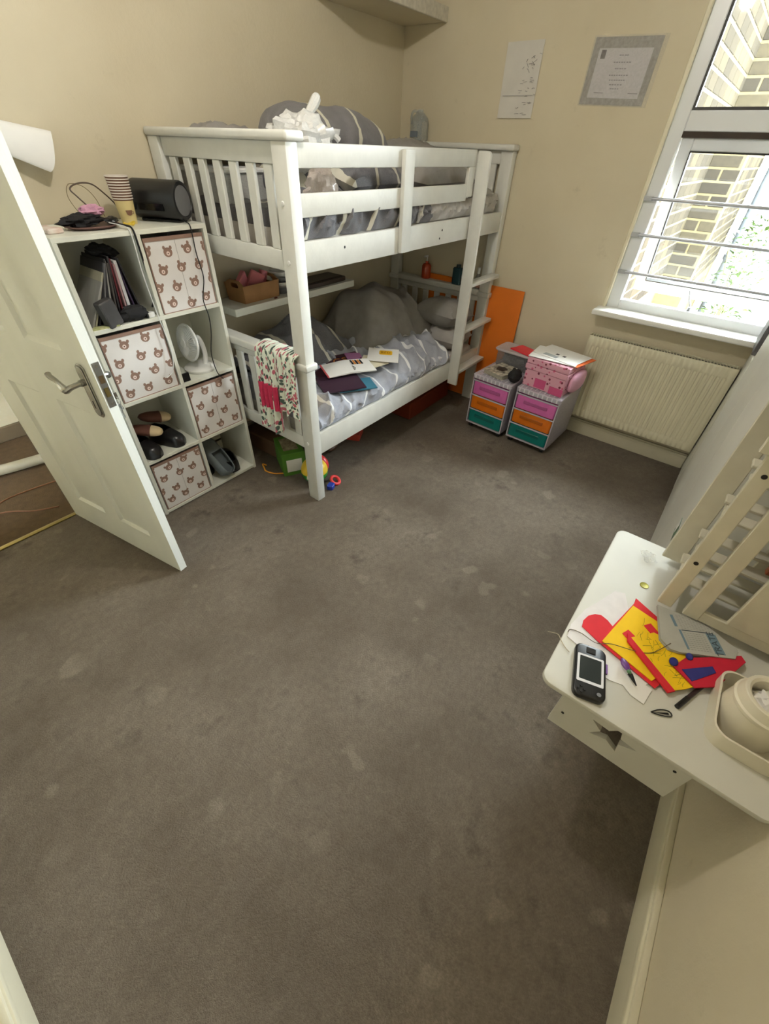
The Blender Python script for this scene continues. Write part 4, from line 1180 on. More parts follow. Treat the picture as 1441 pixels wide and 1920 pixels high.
SHBLK = mat('black_leather', (26, 24, 26), .28, .1, 18); BRSUE = mat('brown_suede', (98, 56, 42), .7, .12, 20); CRM = mat('cream_lining', (214, 190, 150), .8, .08, 24); GRYF = mat('grey_felt', (112, 120, 124), .85, .08, 24); GRYI = mat('grey_insole', (88, 96, 100), .85)
zs = rowz[1] + TB
shoe('school_shoe', 'black leather shoe at the left of the shoe compartment', (.722, 2.165, zs), R(-80), .215, .090, .080, SHBLK, BLACK, BLACKMATTE)
shoe('school_shoe', 'black leather shoe at the right of the shoe compartment', (.860, 2.180, zs), R(-72), .215, .090, .080, SHBLK, BLACK, BLACKMATTE)
def slip_on(label, loc, rot):
    t = thing('slipper', label, 'slipper', loc, 0, None, rot)
    def half(sgn, L, rr, name, mt):
        ns, nc = 9, 18
        pr = [(rr * math.sqrt(max(0, 1 - (i / ns) ** 2.4)), sgn * L * i / ns) for i in range(ns + 1)]
        Mx = Matrix.Diagonal((1, 1.05, .66, 1)) @ Matrix.Rotation(R(90), 4, 'Y')
        MB().lathe(pr if sgn > 0 else pr[::-1], nc, 0, Mx).build(name, mt, t)
    half(1, .105, .043, 'brown_toe', BRSUE); half(-1, .062, .041, 'cream_heel', CRM)
    MB().lathe([(.0415, -.004), (.045, -.003), (.045, .003), (.0415, .004)], 20, 0, Matrix.Diagonal((1, 1.05, .66, 1)) @ Matrix.Rotation(R(90), 4, 'Y')).build('welt', BRSUE, t)
slip_on('brown and cream slipper resting on the black shoes', (.775, 2.150, zs + .118), (R(10), R(-12), R(142)))
slip_on('brown and cream slipper at the back of the shoe compartment', (.868, 2.215, zs + .140), (R(5), R(-14), R(165)))
z4 = rowz[0] + TB
shoe('felt_slipper', 'grey felt slipper propped toe up in the bottom right compartment', (1.090, 2.165, z4 + .118), 0, .275, .108, .062, GRYF, GRYF, GRYI, rot=(R(0), R(-46), R(97)), cut=.58)
shoe('school_shoe', 'black shoe lying behind the grey felt slipper', (1.190, 2.20, z4), R(72), .24, .098, .085, SHBLK, BLACK, BLACKMATTE)
shoe('school_shoe', 'black shoe on the left behind the grey slipper', (1.030, 2.27, z4), R(95), .20, .08, .07, SHBLK, BLACK, BLACKMATTE)

# --- on top of the cube shelf
cup = thing('paper_cups', 'stack of brown rimmed paper cups with coffee print on shelf', 'paper cups', (1.045, 2.235, SH))
YC = mat('cup_yellow', (222, 204, 146), .6, .05, 14); CR = mat('cup_rim', (226, 216, 206), .6); BRC = mat('cup_brown', (118, 84, 62), .6)
MB().lathe([(0, .004), (.027, .004), (.028, 0), (.030, .004), (.0365, .082), (.0375, .085)], 28).build('lowest_cup', YC, cup)
for i in range(9):
    z0 = .083 + i * .0092; r0 = .0372 + i * .0006
    MB().lathe([(r0, z0), (r0 + .0008, z0 + .004), (r0 + .003, z0 + .005), (r0 + .003, z0 + .008), (r0, z0 + .0092), (r0 - .003, z0 + .0092)], 28, [1, 1, 0, 0, 0]).build('cup_rim', [CR, BRC], cup)
MB().lathe([(.0430, .166), (.038, .166), (.034, .130), (0, .130)], 28).build('top_cup', CR, cup)
# printed cup on the side of the lowest cup
ang = math.atan2(-2.235, -1.045)
Mx = Matrix.Rotation(ang + .25, 4, 'Z') @ Matrix.Translation((.0335, 0, .045)) @ Matrix.Rotation(R(90), 4, 'Y') @ Matrix.Rotation(R(90), 4, 'Z')
m = MB().prism([(-.013, .006), (.013, .006), (.010, -.008), (.004, -.012), (-.004, -.012), (-.010, -.008)], 0, .0016, 0, Mx); m.build('coffee_print', BRC, cup)
m = MB().tube([(.012, .003, .001), (.018, .001, .001), (.017, -.005, .001), (.010, -.007, .001)], .0012, 5, 0, Mx); m.build('coffee_handle_print', BRC, cup)

sp = thing('bluetooth_speaker', 'black barrel speaker with grey end disc on the cube shelf', 'speaker', (1.208, 2.235, SH), R(-64))
rs = .073
Mx = Matrix.Translation((0, 0, rs + .006)) @ Matrix.Rotation(R(90), 4, 'Y')
MB().lathe([(0, -.118), (.060, -.118), (rs, -.108), (rs, .108), (rs - .004, .116), (.060, .118), (.056, .110)], 36, 0, Mx).build('barrel', BLACK, sp)
MB().lathe([(.058, .108), (.056, .114), (.03, .117), (0, .118)], 32, 0, Mx).build('end_disc', GREYPL, sp)
MB().box(-.095, .095, -.035, .035, 0, .010).build('foot', BLACK, sp, bev=.003)
MB().box(-.09, .06, -rs - .0045, -rs + .004, .045, .070).build('control_strip', mat('gloss_black', (16, 16, 18), .12), sp)
MB().box(.080, .088, -.050, -.046, .030, .036).build('jack', CHROME, sp)

tr_ = thing('oval_tray', 'dark pink brown oval tray at the left of shelf top', 'tray', (.872, 2.200, SH), .1)
MB().lathe([(0, 0), (.075, 0), (.105, .010), (.108, .014), (.102, .013), (.073, .004), (0, .004)], 36, 0, Matrix.Diagonal((1.0, .72, 1, 1))).build('tray_dish', mat('rosy_brown_tray', (126, 92, 88), .45, .08, 14), tr_)
m = MB(); m.ell((0, 0, .022), (.085, .035, .022), 26, 14, wob=.45, seed=12); o = m.build('black_strap', BLACKMATTE); tag(at(o, (.845, 2.215, SH + .006), .15), 'black strap bundle heaped on the oval tray', 'strap')
m = MB(); m.ell((0, 0, .018), (.050, .032, .020), 26, 14, wob=.5, seed=3); o = m.build('pink_cloth', mat('pink_fabric', (214, 160, 186), .8, .1, 30, bump=.2, bscale=120)); tag(at(o, (.905, 2.235, SH + .036), .3), 'crumpled pink cloth on top of the tray heap', 'cloth')
m = MB(); m.ell((0, 0, .012), (.030, .022, .013), 20, 10, wob=.3, seed=8); o = m.build('black_buckle', BLACK); tag(at(o, (.957, 2.205, SH + .010), .5), 'black buckle at the right edge of the tray', 'buckle')
o = MB().box(-.020, .020, -.012, .012, 0, .018).build('white_adapter', WHITEPL, bev=.004); tag(at(o, (.975, 2.24, SH), .6), 'small white adapter between the tray and the cups', 'adapter')
m = MB().tube(catmull([(.985, 2.165, SH + .004), (1.00, 2.15, SH + .010), (1.02, 2.16, SH + .006), (1.035, 2.175, SH + .014), (1.01, 2.185, SH + .006), (.99, 2.175, SH + .012), (1.0, 2.155, SH + .004)], 6), .004, 7); tag(m.build('yellow_ribbon', mat('yellow_ribbon_m', (216, 186, 66), .5)), 'small yellow ribbon at the foot of the paper cups', 'ribbon')
m = MB().tube(catmull([(.900, 2.235, SH + .065), (.875, 2.25, SH + .10), (.862, 2.26, SH + .125), (.90, 2.27, SH + .14), (.95, 2.27, SH + .138), (.985, 2.265, SH + .11), (1.03, 2.28, SH + .06), (1.04, 2.29, SH + .003)], 8), .0028, 7); tag(m.build('brown_cable', mat('brown_cable_m', (74, 58, 44), .5)), 'stiff brown cable arching over the shelf top', 'cable')
m = MB().tube(catmull([(.855, 2.24, SH + .05), (.848, 2.27, SH + .10), (.87, 2.28, SH + .138), (.92, 2.28, SH + .13), (.95, 2.27, SH + .09), (.955, 2.25, SH + .03)], 8), .0014, 6); tag(m.build('thin_cable', mat('olive_cable_m', (128, 112, 80), .6)), 'thin olive wire loop behind the brown cable', 'cable')
o = MB().box(-.03, .03, -.05, .05, 0, .018).build('tissue_pack', mat('rose_pack', (206, 172, 160), .6, rgb2=(228, 224, 216), vscale=20), bev=.004); tag(at(o, (.705, 2.19, SH), .2), 'pale pink packet at the left end of shelf top', 'packet')
m = MB().tube(catmull([(.935, 2.185, SH + .016), (.950, 2.110, SH + .012), (.952, 2.066, SH + .004), (.951, 2.055, SH - .03), (.948, 2.056, 1.20), (.955, 2.054, 1.05), (.957, 2.052, 1.01), (.962, 2.052, .97), (.966, 2.05, .86), (.945, 2.05, .78), (.905, 2.05, .755)], 8), .0024, 7); tag(m.build('white_cable', WHITEPL), 'white charging cable hanging down the front of the shelf', 'cable')
m = MB().tube(catmull([(.94, 2.19, SH + .014), (.965, 2.10, SH + .012), (.966, 2.064, SH + .003), (.966, 2.056, SH - .04), (.975, 2.075, 1.22), (.975, 2.09, 1.10), (.965, 2.10, 1.06)], 8), .004, 7); tag(m.build('black_lead', BLACKMATTE), 'black lead looping down into the top left compartment', 'cable')
m = MB().tube(catmull([(1.24, 2.155, SH + .03), (1.228, 2.10, SH + .008), (1.222, 2.066, SH + .004), (1.220, 2.054, SH - .02), (1.216, 2.050, 1.25), (1.224, 2.049, 1.15), (1.196, 2.049, 1.06), (1.204, 2.048, .98), (1.196, 2.049, .90), (1.170, 2.05, .80), (1.178, 2.05, .70), (1.205, 2.05, .655)], 8), .0026, 7)
tag(m.build('speaker_cable', BLACK), 'black speaker cable hanging over the bear print bin', 'cable')

# --- paper curling off the wall behind the door
pc = thing('curled_poster', 'sheet of paper peeling and curling off the wall by door', 'poster', (.765, YB, 1.440))
def sheetf(a, b):
    # a: 0 hidden left end .. 1 right cut edge ; b: 0 at the wall .. 1 free lower lip
    tx, tz = -.24 + .40 * a, .275 - .065 * a
    bx_, bz = -.20 + .285 * a, .215 - .125 * a
    d = .012 + .062 * a
    t = b
    return (tx + (bx_ - tx) * t ** 1.3, -.002 - d * math.sin(math.pi * (.04 + .62 * t)), tz + (bz - tz) * (1 - math.cos(math.pi * t)) / 2 + .012 * a * math.sin(math.pi * t))
m = MB(); m.grid(12, 30, sheetf); m.build('poster_sheet', PAPER, pc, solid=.0008, ang=60)

# --- hallway odds seen past the door
m = MB().tube(catmull([(-.6, 3.25, .05), (0.0, 3.22, .045), (.3, 3.16, .04), (.6, 3.10, .04)], 6), .032, 12); tag(m.build('white_pipe', mat('dull_pipe', (160, 154, 134), .6)), 'thick cream pipe lying on the hallway floor', 'pipe')
m = MB().tube(catmull([(-.5, 2.78, .005), (-.05, 2.83, .005), (.15, 2.90, .005), (.42, 2.87, .005)], 6), .004, 6); tag(m.build('hall_cable', mat('brown_flex', (120, 74, 40), .5)), 'brown cable running across the hallway floor', 'cable')
m = MB().tube(catmull([(-.5, 2.70, .005), (0.0, 2.80, .005), (.2, 2.66, .005), (.30, 2.60, .005)], 6), .004, 6); tag(m.build('hall_cable', bpy.data.materials['brown_flex']), 'second brown cable nearer the door in the hallway', 'cable')
# ------------------------------------------------------------------ corner shelf high on the wall
wsh = thing('corner_shelf', 'white wall shelf high in the corner over the bunk', 'shelf', (2.43, 2.10, 2.225))
MB().box(0, XW - 2.43 - .002, .012, YB - 2.10 - .001, 0, .055).build('shelf_board', WALL, wsh, bev=.003)  # board in wall cream, so its colour carries the shade underneath
MB().box(0, XW - 2.43 - .002, -.004, .012, -.004, .058).build('front_edge', mat('chalky_shelf', (206, 200, 184), .7, .12, 40, bump=.4, bscale=60), wsh, bev=.003)

# ------------------------------------------------------------------ papers on the window wall
pd = thing('pinned_drawing', 'pale sheet with pencil sketches pinned above the bunk end', 'drawing', (XW - .002, 1.56, 1.96))
def pf(u, v):
    y = .117 - .222 * u - .016 * v; z = .16 - .318 * v
    y -= .014 * (1 - v) - .006
    return (-.002 - .006 * math.sin(v * 5) ** 2 * (.3 + u * (1 - u)), y, z)
m = MB(); m.grid(8, 20, pf); m.build('sheet', mat('grey_white_paper', (214, 210, 202), .8, .04, 9), pd, solid=.0006, ang=60)
PEN = mat('pencil_grey', (156, 152, 152), .8); PEN2 = mat('pencil_dark', (112, 108, 110), .8)
rd = random.Random(5)
m = MB()
for i in range(34):      # little sketched strokes and notes in the right hand column
    y = rd.uniform(-.105, -.005); z = rd.choice([.10, .085, .07, .055, .012, -.005, -.03, -.045, -.06, -.09, -.105, -.135]) + rd.uniform(-.008, .008)
    l = rd.uniform(.008, .026)
    a = rd.uniform(-1.2, 1.2) if z > .04 else rd.uniform(-.15, .15)
    m.tube([(-.0105, y, z), (-.0105, y - l * math.cos(a) * .5, z + l * math.sin(a) * .5 + rd.uniform(-.003, .003)), (-.0105, y - l * math.cos(a), z + l * math.sin(a))], .0012, 4, i % 2)
o = m.build('pencil_marks', [PEN, PEN2], pd); o['kind'] = 'stuff'
MB().box(-.0108, -.009, -.1, .09, -.0605, -.0590).build('fold_line', PEN, pd)

ce = thing('certificate', 'bordered certificate in a shiny plastic sleeve by the window', 'certificate', (XW - .002, 1.0, 1.98), rot=(.035, 0, 0))
MB().box(-.002, 0, -.165, .170, -.125, .125).build('sleeve_back', mat('certificate_border', (168, 164, 156), .7, .2, 60, rgb2=(140, 136, 130)), ce)
MB().box(-.0028, -.002, -.132, .136, -.098, .085).build('certificate_sheet', mat('certificate_paper', (202, 198, 200), .8, .03, 9), ce)
MB().box(-.0034, -.0028, .098, .122, .048, .080).build('crest_print', mat('crest_ink', (70, 64, 66), .7, rgb2=(120, 112, 110), vscale=90), ce)
m = MB()
for i, (w, z) in enumerate(((.05, .06), (.09, .035), (.06, .012), (.10, -.012), (.085, -.030), (.07, -.047), (.05, -.062))):
    n = max(3, int(w / .012)); x = -w / 2
    for k in range(n):
        l = w / n * rd.uniform(.55, .85); m.box(-.0032, -.0028, -x - l, -x, z - .002, z + .002); x += w / n
for x in (-.10, .08): m.box(-.0032, -.0028, x - .025, x + .025, -.080, -.077)
o = m.build('small_print', mat('print_grey', (140, 136, 140), .8), ce); o['kind'] = 'stuff'
def film(u, v):
    y = .175 - .365 * u; z = .130 - .26 * v
    return (-.005 - .012 * (crease(y, z, 3, 9, 12) * .5 + .5) * (.08 + .92 * max(u, 1 - v) ** 3), y, z)
m = MB(); m.grid(44, 34, film); m.build('plastic_sleeve', film_mat('sleeve_film', (206, 204, 202), .20, .05), ce, ang=80)

# ------------------------------------------------------------------ radiator
rad = thing('radiator', 'cream ribbed panel radiator under the window', 'radiator', (XW, .245, 0))
RY0, RY1, RZ0, RZ1 = -.43, .44, .165, .735
pts = [(RY0, 0), (RY0 + .012, .010)]
nr = 26; pw = (RY1 - RY0 - .06) / nr
pts += [(RY0 + .028, .010)]
for i in range(nr):
    y = RY0 + .03 + i * pw
    pts += [(y + pw * .12, .010), (y + pw * .30, .0), (y + pw * .70, .0), (y + pw * .88, .010)]
pts += [(RY1 - .028, .010), (RY1 - .012, .010), (RY1, 0)]
v = []; f = []
za, zb = RZ0 + .055, RZ1 - .055
lev = [(RZ0, 0), (RZ0 + .006, 1), (za, 1), (za + .012, 2), (zb - .012, 2), (zb, 1), (RZ1 - .006, 1), (RZ1, 0)]
n = len(pts)
for z, k in lev:
    for (y, h) in pts:
        hh_ = {0: h * .4, 1: min(h, .010) if y in (RY0, RY1) else (.010 if .011 > h else h), 2: h}[k]
        if k == 1 and (y == RY0 or y == RY1): hh_ = 0
        v.append((-.082 - hh_, y, z))
for a in range(len(lev) - 1):
    for b in range(n - 1):
        f.append((a * n + b, a * n + b + 1, (a + 1) * n + b + 1, (a + 1) * n + b))
MB().add(v, f).build('front_panel', RADM, rad, ang=50)
MB().box(-.083, -.077, RY0, RY1, RZ0, RZ1).build('panel_back', RADM, rad)
MB().box(-.072, -.022, RY0 + .01, RY1 - .01, RZ0 + .03, RZ1 - .012).build('slot_shade_fill', DARK, rad)  # near-black filler painting the shade seen between the grille bars
MB().box(-.090, -.016, RY0, RY0 + .004, RZ0 + .02, RZ1).build('end_cover', RADM, rad); MB().box(-.090, -.016, RY1 - .004, RY1, RZ0 + .02, RZ1).build('end_cover', RADM, rad)
MB().box(-.022, -.016, RY0, RY1, RZ0 + .02, RZ1).build('rear_panel', RADM, rad)
gb_me = MB().box(-.077, -.022, 0, .0055, 0, .003).mesh('grille_bar', RADM)
for i in range(50): inst(gb_me, 'grille_bar', rad, (0, RY0 + .012 + i * .0171, RZ1 - .005))
for y in (RY0 + .08, RY1 - .08): MB().box(-.02, 0, y - .02, y + .02, .3, .6).build('wall_bracket', RADM, rad)

# ------------------------------------------------------------------ plastic drawer towers
FR = film_mat('clear_frame', (206, 200, 214), .72, .2)
dcol = [('teal', (14, 122, 116)), ('orange', (226, 120, 24)), ('pink', (216, 110, 180))]
dm = {n: mat('drawer_' + n, c, .22, .08, 9, coat=.3) for n, c in dcol}
dmd = {n: mat('drawer_lip_' + n, tuple(int(v * .82) for v in c), .25, .08, 9, coat=.3) for n, c in dcol}
def tower(label, loc, rz, w, d):
    t = thing('drawer_tower', label, 'drawers', loc, rz, 'plastic drawer towers by the radiator')
    h0, h1 = .045, .432
    # local: front at -x, width along y
    for y in (-w / 2, w / 2 - .008): MB().box(0, d, y, y + .008, h0, h1 - .03).build('side_panel', FR, t)
    MB().box(d - .008, d, -w / 2, w / 2, h0, h1 - .03).build('back_panel', FR, t)
    MB().box(0, d, -w / 2, w / 2, h0, h0 + .012).build('base_panel', FR, t)
    MB().prism(rrect(d + .012, w + .012, .018, 4, d / 2, 0), h1 - .034, h1).build('top_panel', FR, t, bev=.006)
    TG = film_mat('top_grid_%d' % (loc[1] * 100), (236, 232, 240), .8, .2)
    for k in range(9):
        y = -w / 2 + .022 + k * (w - .044) / 8
        MB().box(.012, d - .02, y - .0035, y + .0035, h1, h1 + .003).build('top_rib', TG, t)
        MB().box(-.0078, -.006, y - .0045, y + .0045, h1 - .030, h1 - .004).build('front_tab', TG, t)
    hh = (h1 - .04 - h0 - .012) / 3
    for k, (nm, c) in enumerate(dcol):
        z0 = h0 + .014 + k * hh
        dr_ = MB().prism(rrect(d - .03, w - .024, .012, 3, d / 2 - .016, 0), z0, z0 + hh - .012).build('drawer', dm[nm], t, bev=.004)
        MB().box(-.006, 0, -w * .28, w * .28, z0 + hh * .42, z0 + hh * .62).build('drawer_handle', dmd[nm], dr_, bev=.002)
        MB().box(-.004, .002, -w / 2 + .006, w / 2 - .006, z0 + hh - .013, z0 + hh - .003).build('drawer_rail', FR, t, bev=.002)
    for x in (.04, d - .05):
        for y in (-w / 2 + .03, w / 2 - .03):
            cst = MB().cyl((x, y - .011, .0205), (x, y + .011, .0205), .020, n=16).build('castor', BLACK, t)
            MB().cyl((x, y, .03), (x, y, h0), .008, n=8).build('castor_stem', BLACK, cst)
    return t
tower('pink, orange and teal drawer tower nearest the bed ladder', (2.725, 1.125, 0), R(-3), .30, .40)
tower('pink, orange and teal drawer tower next to the radiator', (2.735, .782, 0), R(-2), .31, .40)
ZT = .4355
# on the tower by the ladder
bk_ = thing('patterned_book', 'black and white scroll patterned book on the left tower', 'book', (2.86, 1.125, ZT), R(-14))
MB().box(-.10, .10, -.088, .078, .004, .026).build('pages', mat('page_edge', (168, 164, 150), .8, .08, 60), bk_)
CV = mat('scroll_cover', (60, 52, 46), .5, rgb2=(222, 214, 196), vscale=34)
MB().box(-.104, .104, -.090, .080, .026, .030).build('cover', CV, bk_); MB().box(-.104, .104, -.090, .080, 0, .004).build('back_cover', CV, bk_)
m = MB().ell((0, 0, .0302), (.045, .038, .0016), 18, 6, wob=.4, seed=4); m.build('cover_motif', mat('dark_motif', (58, 46, 40), .5), bk_)
m = MB(); m.ell((0, 0, .042), (.058, .044, .044), 22, 14, wob=.25, seed=6); o = m.build('black_ball', BLACKMATTE); tag(at(o, (2.79, .995, ZT + .0)), 'fuzzy black bundle between the book and the pink box', 'bundle')
cb = thing('clear_box', 'clear plastic box with pale lid behind the patterned book', 'box', (3.06, 1.115, ZT), R(-4))
MB().prism(rrect(.16, .26, .03), 0, .105).build('box_body', film_mat('clear_box_film', (150, 150, 152), .5, .1), cb)
MB().prism(rrect(.19, .29, .035), .105, .122).build('lid', film_mat('clear_lid', (214, 206, 210), .75, .12), cb, bev=.005)
m = MB(); m.ell((0, 0, .045), (.06, .10, .04), 18, 10, wob=.4, seed=14); m.build('dark_contents', mat('box_contents', (66, 62, 66), .7, .3, 30), cb)
o = MB().box(-.065, .065, -.10, .10, 0, .008).build('red_notebook', mat('red_cover', (226, 40, 56), .4, .05, 10), bev=.002); tag(at(o, (3.05, 1.045, ZT + .123), R(-18)), 'bright red notebook on the clear box lid', 'notebook')
o = MB().box(-.05, .05, -.012, .012, 0, .012).build('olive_stick', mat('olive_wood', (150, 140, 66), .6), bev=.002); tag(at(o, (2.945, 1.06, ZT), R(100)), 'olive stick lying between the book and clear box', 'stick')
# on the tower by the radiator
pb = thing('pink_storage_box', 'pink patterned fabric box with lid on the right tower', 'box', (2.90, .775, ZT), R(-6))
PKD = dot_print_mat('pink_dot_print', (216, 160, 178), (120, 44, 66), (200, 92, 128), 34)
MB().box(-.125, .125, -.145, .145, 0, .115).build('box_body', PKD, pb, bev=.004)
MB().box(-.131, .131, -.151, .151, .115, .150).build('lower_lid', PKD, pb, bev=.004)
MB().box(-.128, .128, -.148, .148, .152, .192).build('upper_tray', PKD, pb, bev=.004)
MB().box(-.127, -.125, -.02, .06, .01, .07).build('front_pocket', mat('deep_pink', (206, 84, 134), .6), pb); MB().box(-.127, -.125, -.145, -.05, .0, .05).build('front_pocket', bpy.data.materials['deep_pink'], pb)
o = MB().ell((0, 0, 0), (.115, .028, .070), 22, 12, p=.8).build('pink_cushion', mat('soft_pink', (232, 176, 204), .6, .05, 12)); tag(at(o, (2.915, .612, ZT + .075), R(-6)), 'plump pink pouch hanging at the right of the pink box', 'pouch')
o = MB().box(-.11, .11, -.15, .15, 0, .003).build('orange_folder', mat('orange_folder_m', (240, 112, 44), .5)); tag(at(o, (2.955, .735, ZT + .193), R(-14)), 'orange folder under the white papers on the pink box', 'folder')
o = MB().box(-.12, .12, -.155, .155, 0, .003).build('paper_sheet', PAPER); tag(at(o, (2.915, .790, ZT + .197), R(4)), 'lower white paper on the stacked pink box', 'paper')
pp = thing('printed_paper', 'topmost white printed sheet lying on the pink box', 'paper', (2.945, .765, ZT + .201), R(-12))
MB().box(-.115, .115, -.155, .155, 0, .002).build('sheet', PAPER, pp)
MB().box(-.095, -.055, -.01, .09, .002, .0026).build('grey_print', mat('grey_print_m', (164, 170, 172), .7), pp)
for y in (-.03, .02): MB().box(-.035, -.012, y - .011, y + .011, .002, .0026).build('black_square', INK, pp)

# ------------------------------------------------------------------ wardrobe, low cabinet and box at the right
wd = thing('wardrobe', 'tall pale grey white wardrobe at the right edge', 'wardrobe', (1.50, YR + .003, 0))
WG = mat('wardrobe_white', (214, 212, 202), .45, .03, 4)
wdp = -.196 - YR
MB().box(0, 1.37, 0, wdp - .020, .0, 1.95).build('carcass', WG, wd, bev=.002)
for x0, x1 in ((.003, .448), (.453, .815), (.820, 1.367)):
    MB().box(x0, x1, wdp - .018, wdp, .05, 1.93).build('wardrobe_door', WG, wd, bev=.0015)
MB().box(0, 1.37, wdp - .03, wdp - .006, 0, .048).build('plinth', WG, wd)
stk = MB().box(.075, .165, wdp, wdp + .0008, .555, .615).build('care_sticker', mat('sticker', (96, 128, 92), .6, rgb2=(60, 66, 58), vscale=50), wd)
MB().box(.12, .165, wdp + .0008, wdp + .0012, .565, .605).build('sticker_white', PAPER, stk)
lc = thing('low_cabinet', 'low white cabinet between the wardrobe and the radiator', 'cabinet', (2.875, YR + .003, 0))
MB().box(0, XW - .02 - 2.875, 0, wdp - .018, 0, .862).build('carcass', WHITE, lc, bev=.002)
MB().box(-.0, XW - .02 - 2.875, -.0, wdp + .004, .862, .880).build('cabinet_top', WHITE, lc, bev=.004)
MB().box(.004, XW - .024 - 2.875, wdp - .017, wdp, .04, .858).build('cabinet_door', WHITE, lc, bev=.002)
o = MB().box(0, .27, 0, .205, 0, .24).build('dark_grey_box', mat('slate_box', (92, 90, 92), .5, .06, 8), bev=.004); tag(at(o, (2.945, -.383, .8805)), 'dark grey box on the low cabinet under the window', 'box')
# ------------------------------------------------------------------ white table
TZ = .615
tb = thing('table', 'white wooden table with star cut-out apron against the wall', 'table', (1.06, -.275, 0))
TX0, TX1, TY0, TY1 = .692 - 1.06, 1.436 - 1.06, YR + .004 + .275, -.018 + .275
m = MB().prism(rrect(TX1 - TX0, TY1 - TY0, .030, 6, (TX0 + TX1) / 2, (TY0 + TY1) / 2), TZ - .018, TZ)
m.build('tabletop', TABLEWHITE, tb, bev=.004, seg=2)
# end apron with a star hole
AX = .708 - 1.06; ay0, ay1, az0, az1 = -.392 + .275, -.086 + .275, .432, TZ - .018
bm = bmesh.new()
def re_(pts):
    vs_ = [bm.verts.new((p[0], p[1], 0)) for p in pts]
    return [bm.edges.new((vs_[i], vs_[(i + 1) % len(vs_)])) for i in range(len(vs_))]
star = []
for i in range(10):
    a = R(90 + 36 * i + 8); r_ = .060 if i % 2 == 0 else .025
    star.append((-.225 + .275 + r_ * math.cos(a), 0.533 + r_ * math.sin(a) * .92))
es = re_([(ay0, az0), (ay1, az0), (ay1, az1), (ay0, az1)]) + re_(star)
bmesh.ops.triangle_fill(bm, use_beauty=True, use_dissolve=False, edges=es)
bmesh.ops.solidify(bm, geom=bm.faces[:], thickness=.015)
me = bpy.data.meshes.new('apron'); bm.to_mesh(me); bm.free(); me.materials.append(TABLEWHITE)
ap = inst(me, 'star_apron', tb, (AX - min(v.co.z for v in me.vertices), 0, 0)); ap.rotation_euler = (R(90), 0, R(90))
for y, z in ((ay0 + .030, .560), (ay1 - .022, .505)):
    MB().cyl((AX - .0015, y, z), (AX + .001, y, z), .004, n=8).build('screw', DARK, tb)
MB().box(AX + .22, TX1 - .03, TY0 + .01, TY0 + .028, .52, TZ - .018).build('wall_rail', TABLEWHITE, tb)
MB().box(AX + .018, TX1 - .03, .10, .115, .50, TZ - .018).build('front_rail', TABLEWHITE, tb)
MB().box(TX1 - .075, TX1 - .057, TY0 + .01, .13, 0, TZ - .018).build('support_panel', TABLEWHITE, tb, bev=.002)
MB().box(AX + .30, TX1 - .075, TY0 + .03, TY0 + .048, .05, .50).build('stretcher_panel', TABLEWHITE, tb)

def sheet(name, label, cat, poly, z, t, mt, group=None, cv=0.0, seed=0):
    """thin cut sheet (felt, paper) on the table with a gentle buckle"""
    cx = sum(p[0] for p in poly) / len(poly); cy = sum(p[1] for p in poly) / len(poly)
    o = MB().prism([(p[0] - cx, p[1] - cy) for p in poly], 0, t).build(name, mt)
    o.location = (cx, cy, z)
    return tag(o, label, cat, group)
FW = mat('white_felt', (226, 222, 222), .9, .04, 30); FR_ = mat('red_felt', (214, 36, 48), .85, .06, 24); FY = mat('yellow_felt', (244, 200, 14), .85, .05, 24); FB = mat('navy_felt', (46, 48, 124), .9, .08, 30); FR2 = mat('crimson_felt', (196, 26, 52), .9, .06, 30)
sheet('white_cloth', 'white cloth piece under the red felt on the table', 'cloth', [(1.128, -.118), (1.115, -.090), (1.04, -.062), (.985, -.040), (.905, -.024), (.858, -.030), (.845, -.075), (.86, -.12), (.92, -.14), (1.04, -.155)], TZ, .0025, FW)
sheet('white_card', 'large white paper between the game console and felt', 'paper', [(.895, -.085), (.905, -.13), (.862, -.252), (.815, -.222), (.800, -.165), (.80, -.10)], TZ, .002, PAPER)
half = [(.936 + .046 * math.cos(t) * .95, -.090 + .040 * math.sin(t)) for t in [R(-60 + 200 * i / 14) for i in range(15)]]
sheet('red_half_disc', 'red half disc of felt on the white cloth', 'felt piece', [(.916, -.052), (.940, -.048), (.965, -.054), (.984, -.068), (.992, -.084), (.986, -.104), (.972, -.124), (.893, -.108)], TZ + .0028, .002, FR_)
sheet('red_felt_sheet', 'red felt sheet under the yellow felt', 'felt sheet', [(1.124, -.149), (1.10, -.150), (.893, -.104), (.848, -.262), (.880, -.275), (1.05, -.262), (1.082, -.236)], TZ + .0052, .0022, FR_)
yf = thing('yellow_felt_sheet', 'yellow felt sheet with pen scribbles and red squares', 'felt sheet', (0, 0, TZ + .0076))
MB().prism([(1.086, -.149), (.900, -.112), (.862, -.250), (.90, -.268), (1.045, -.262), (1.068, -.236)], 0, .0024).build('felt', FY, yf)
MB().prism([(.962, -.150), (.985, -.160), (.972, -.186), (.945, -.176)], .0024, .004).build('red_square', FR_, yf)
MB().prism([(1.030, -.192), (1.050, -.206), (1.028, -.236), (1.008, -.222)], .0024, .004).build('red_square', FR_, yf)
rd = random.Random(11)
m = MB()
for i in range(18):
    x = rd.uniform(.92, 1.03); y = rd.uniform(-.25, -.175); a = rd.uniform(-.5, .9); l = rd.uniform(.01, .035)
    m.tube([(x, y, .0026), (x + l * .5 * math.cos(a) , y - l * .5 * math.sin(a) + rd.uniform(-.003, .003), .0026), (x + l * math.cos(a), y - l * math.sin(a), .0026)], .0004, 4)
o = m.build('pen_scribble', mat('olive_pen', (110, 96, 20), .8), yf); o['kind'] = 'stuff'
y2 = thing('folded_yellow_felt', 'folded yellow felt with red edge nearest the marker', 'felt sheet', (0, 0, TZ + .0104))
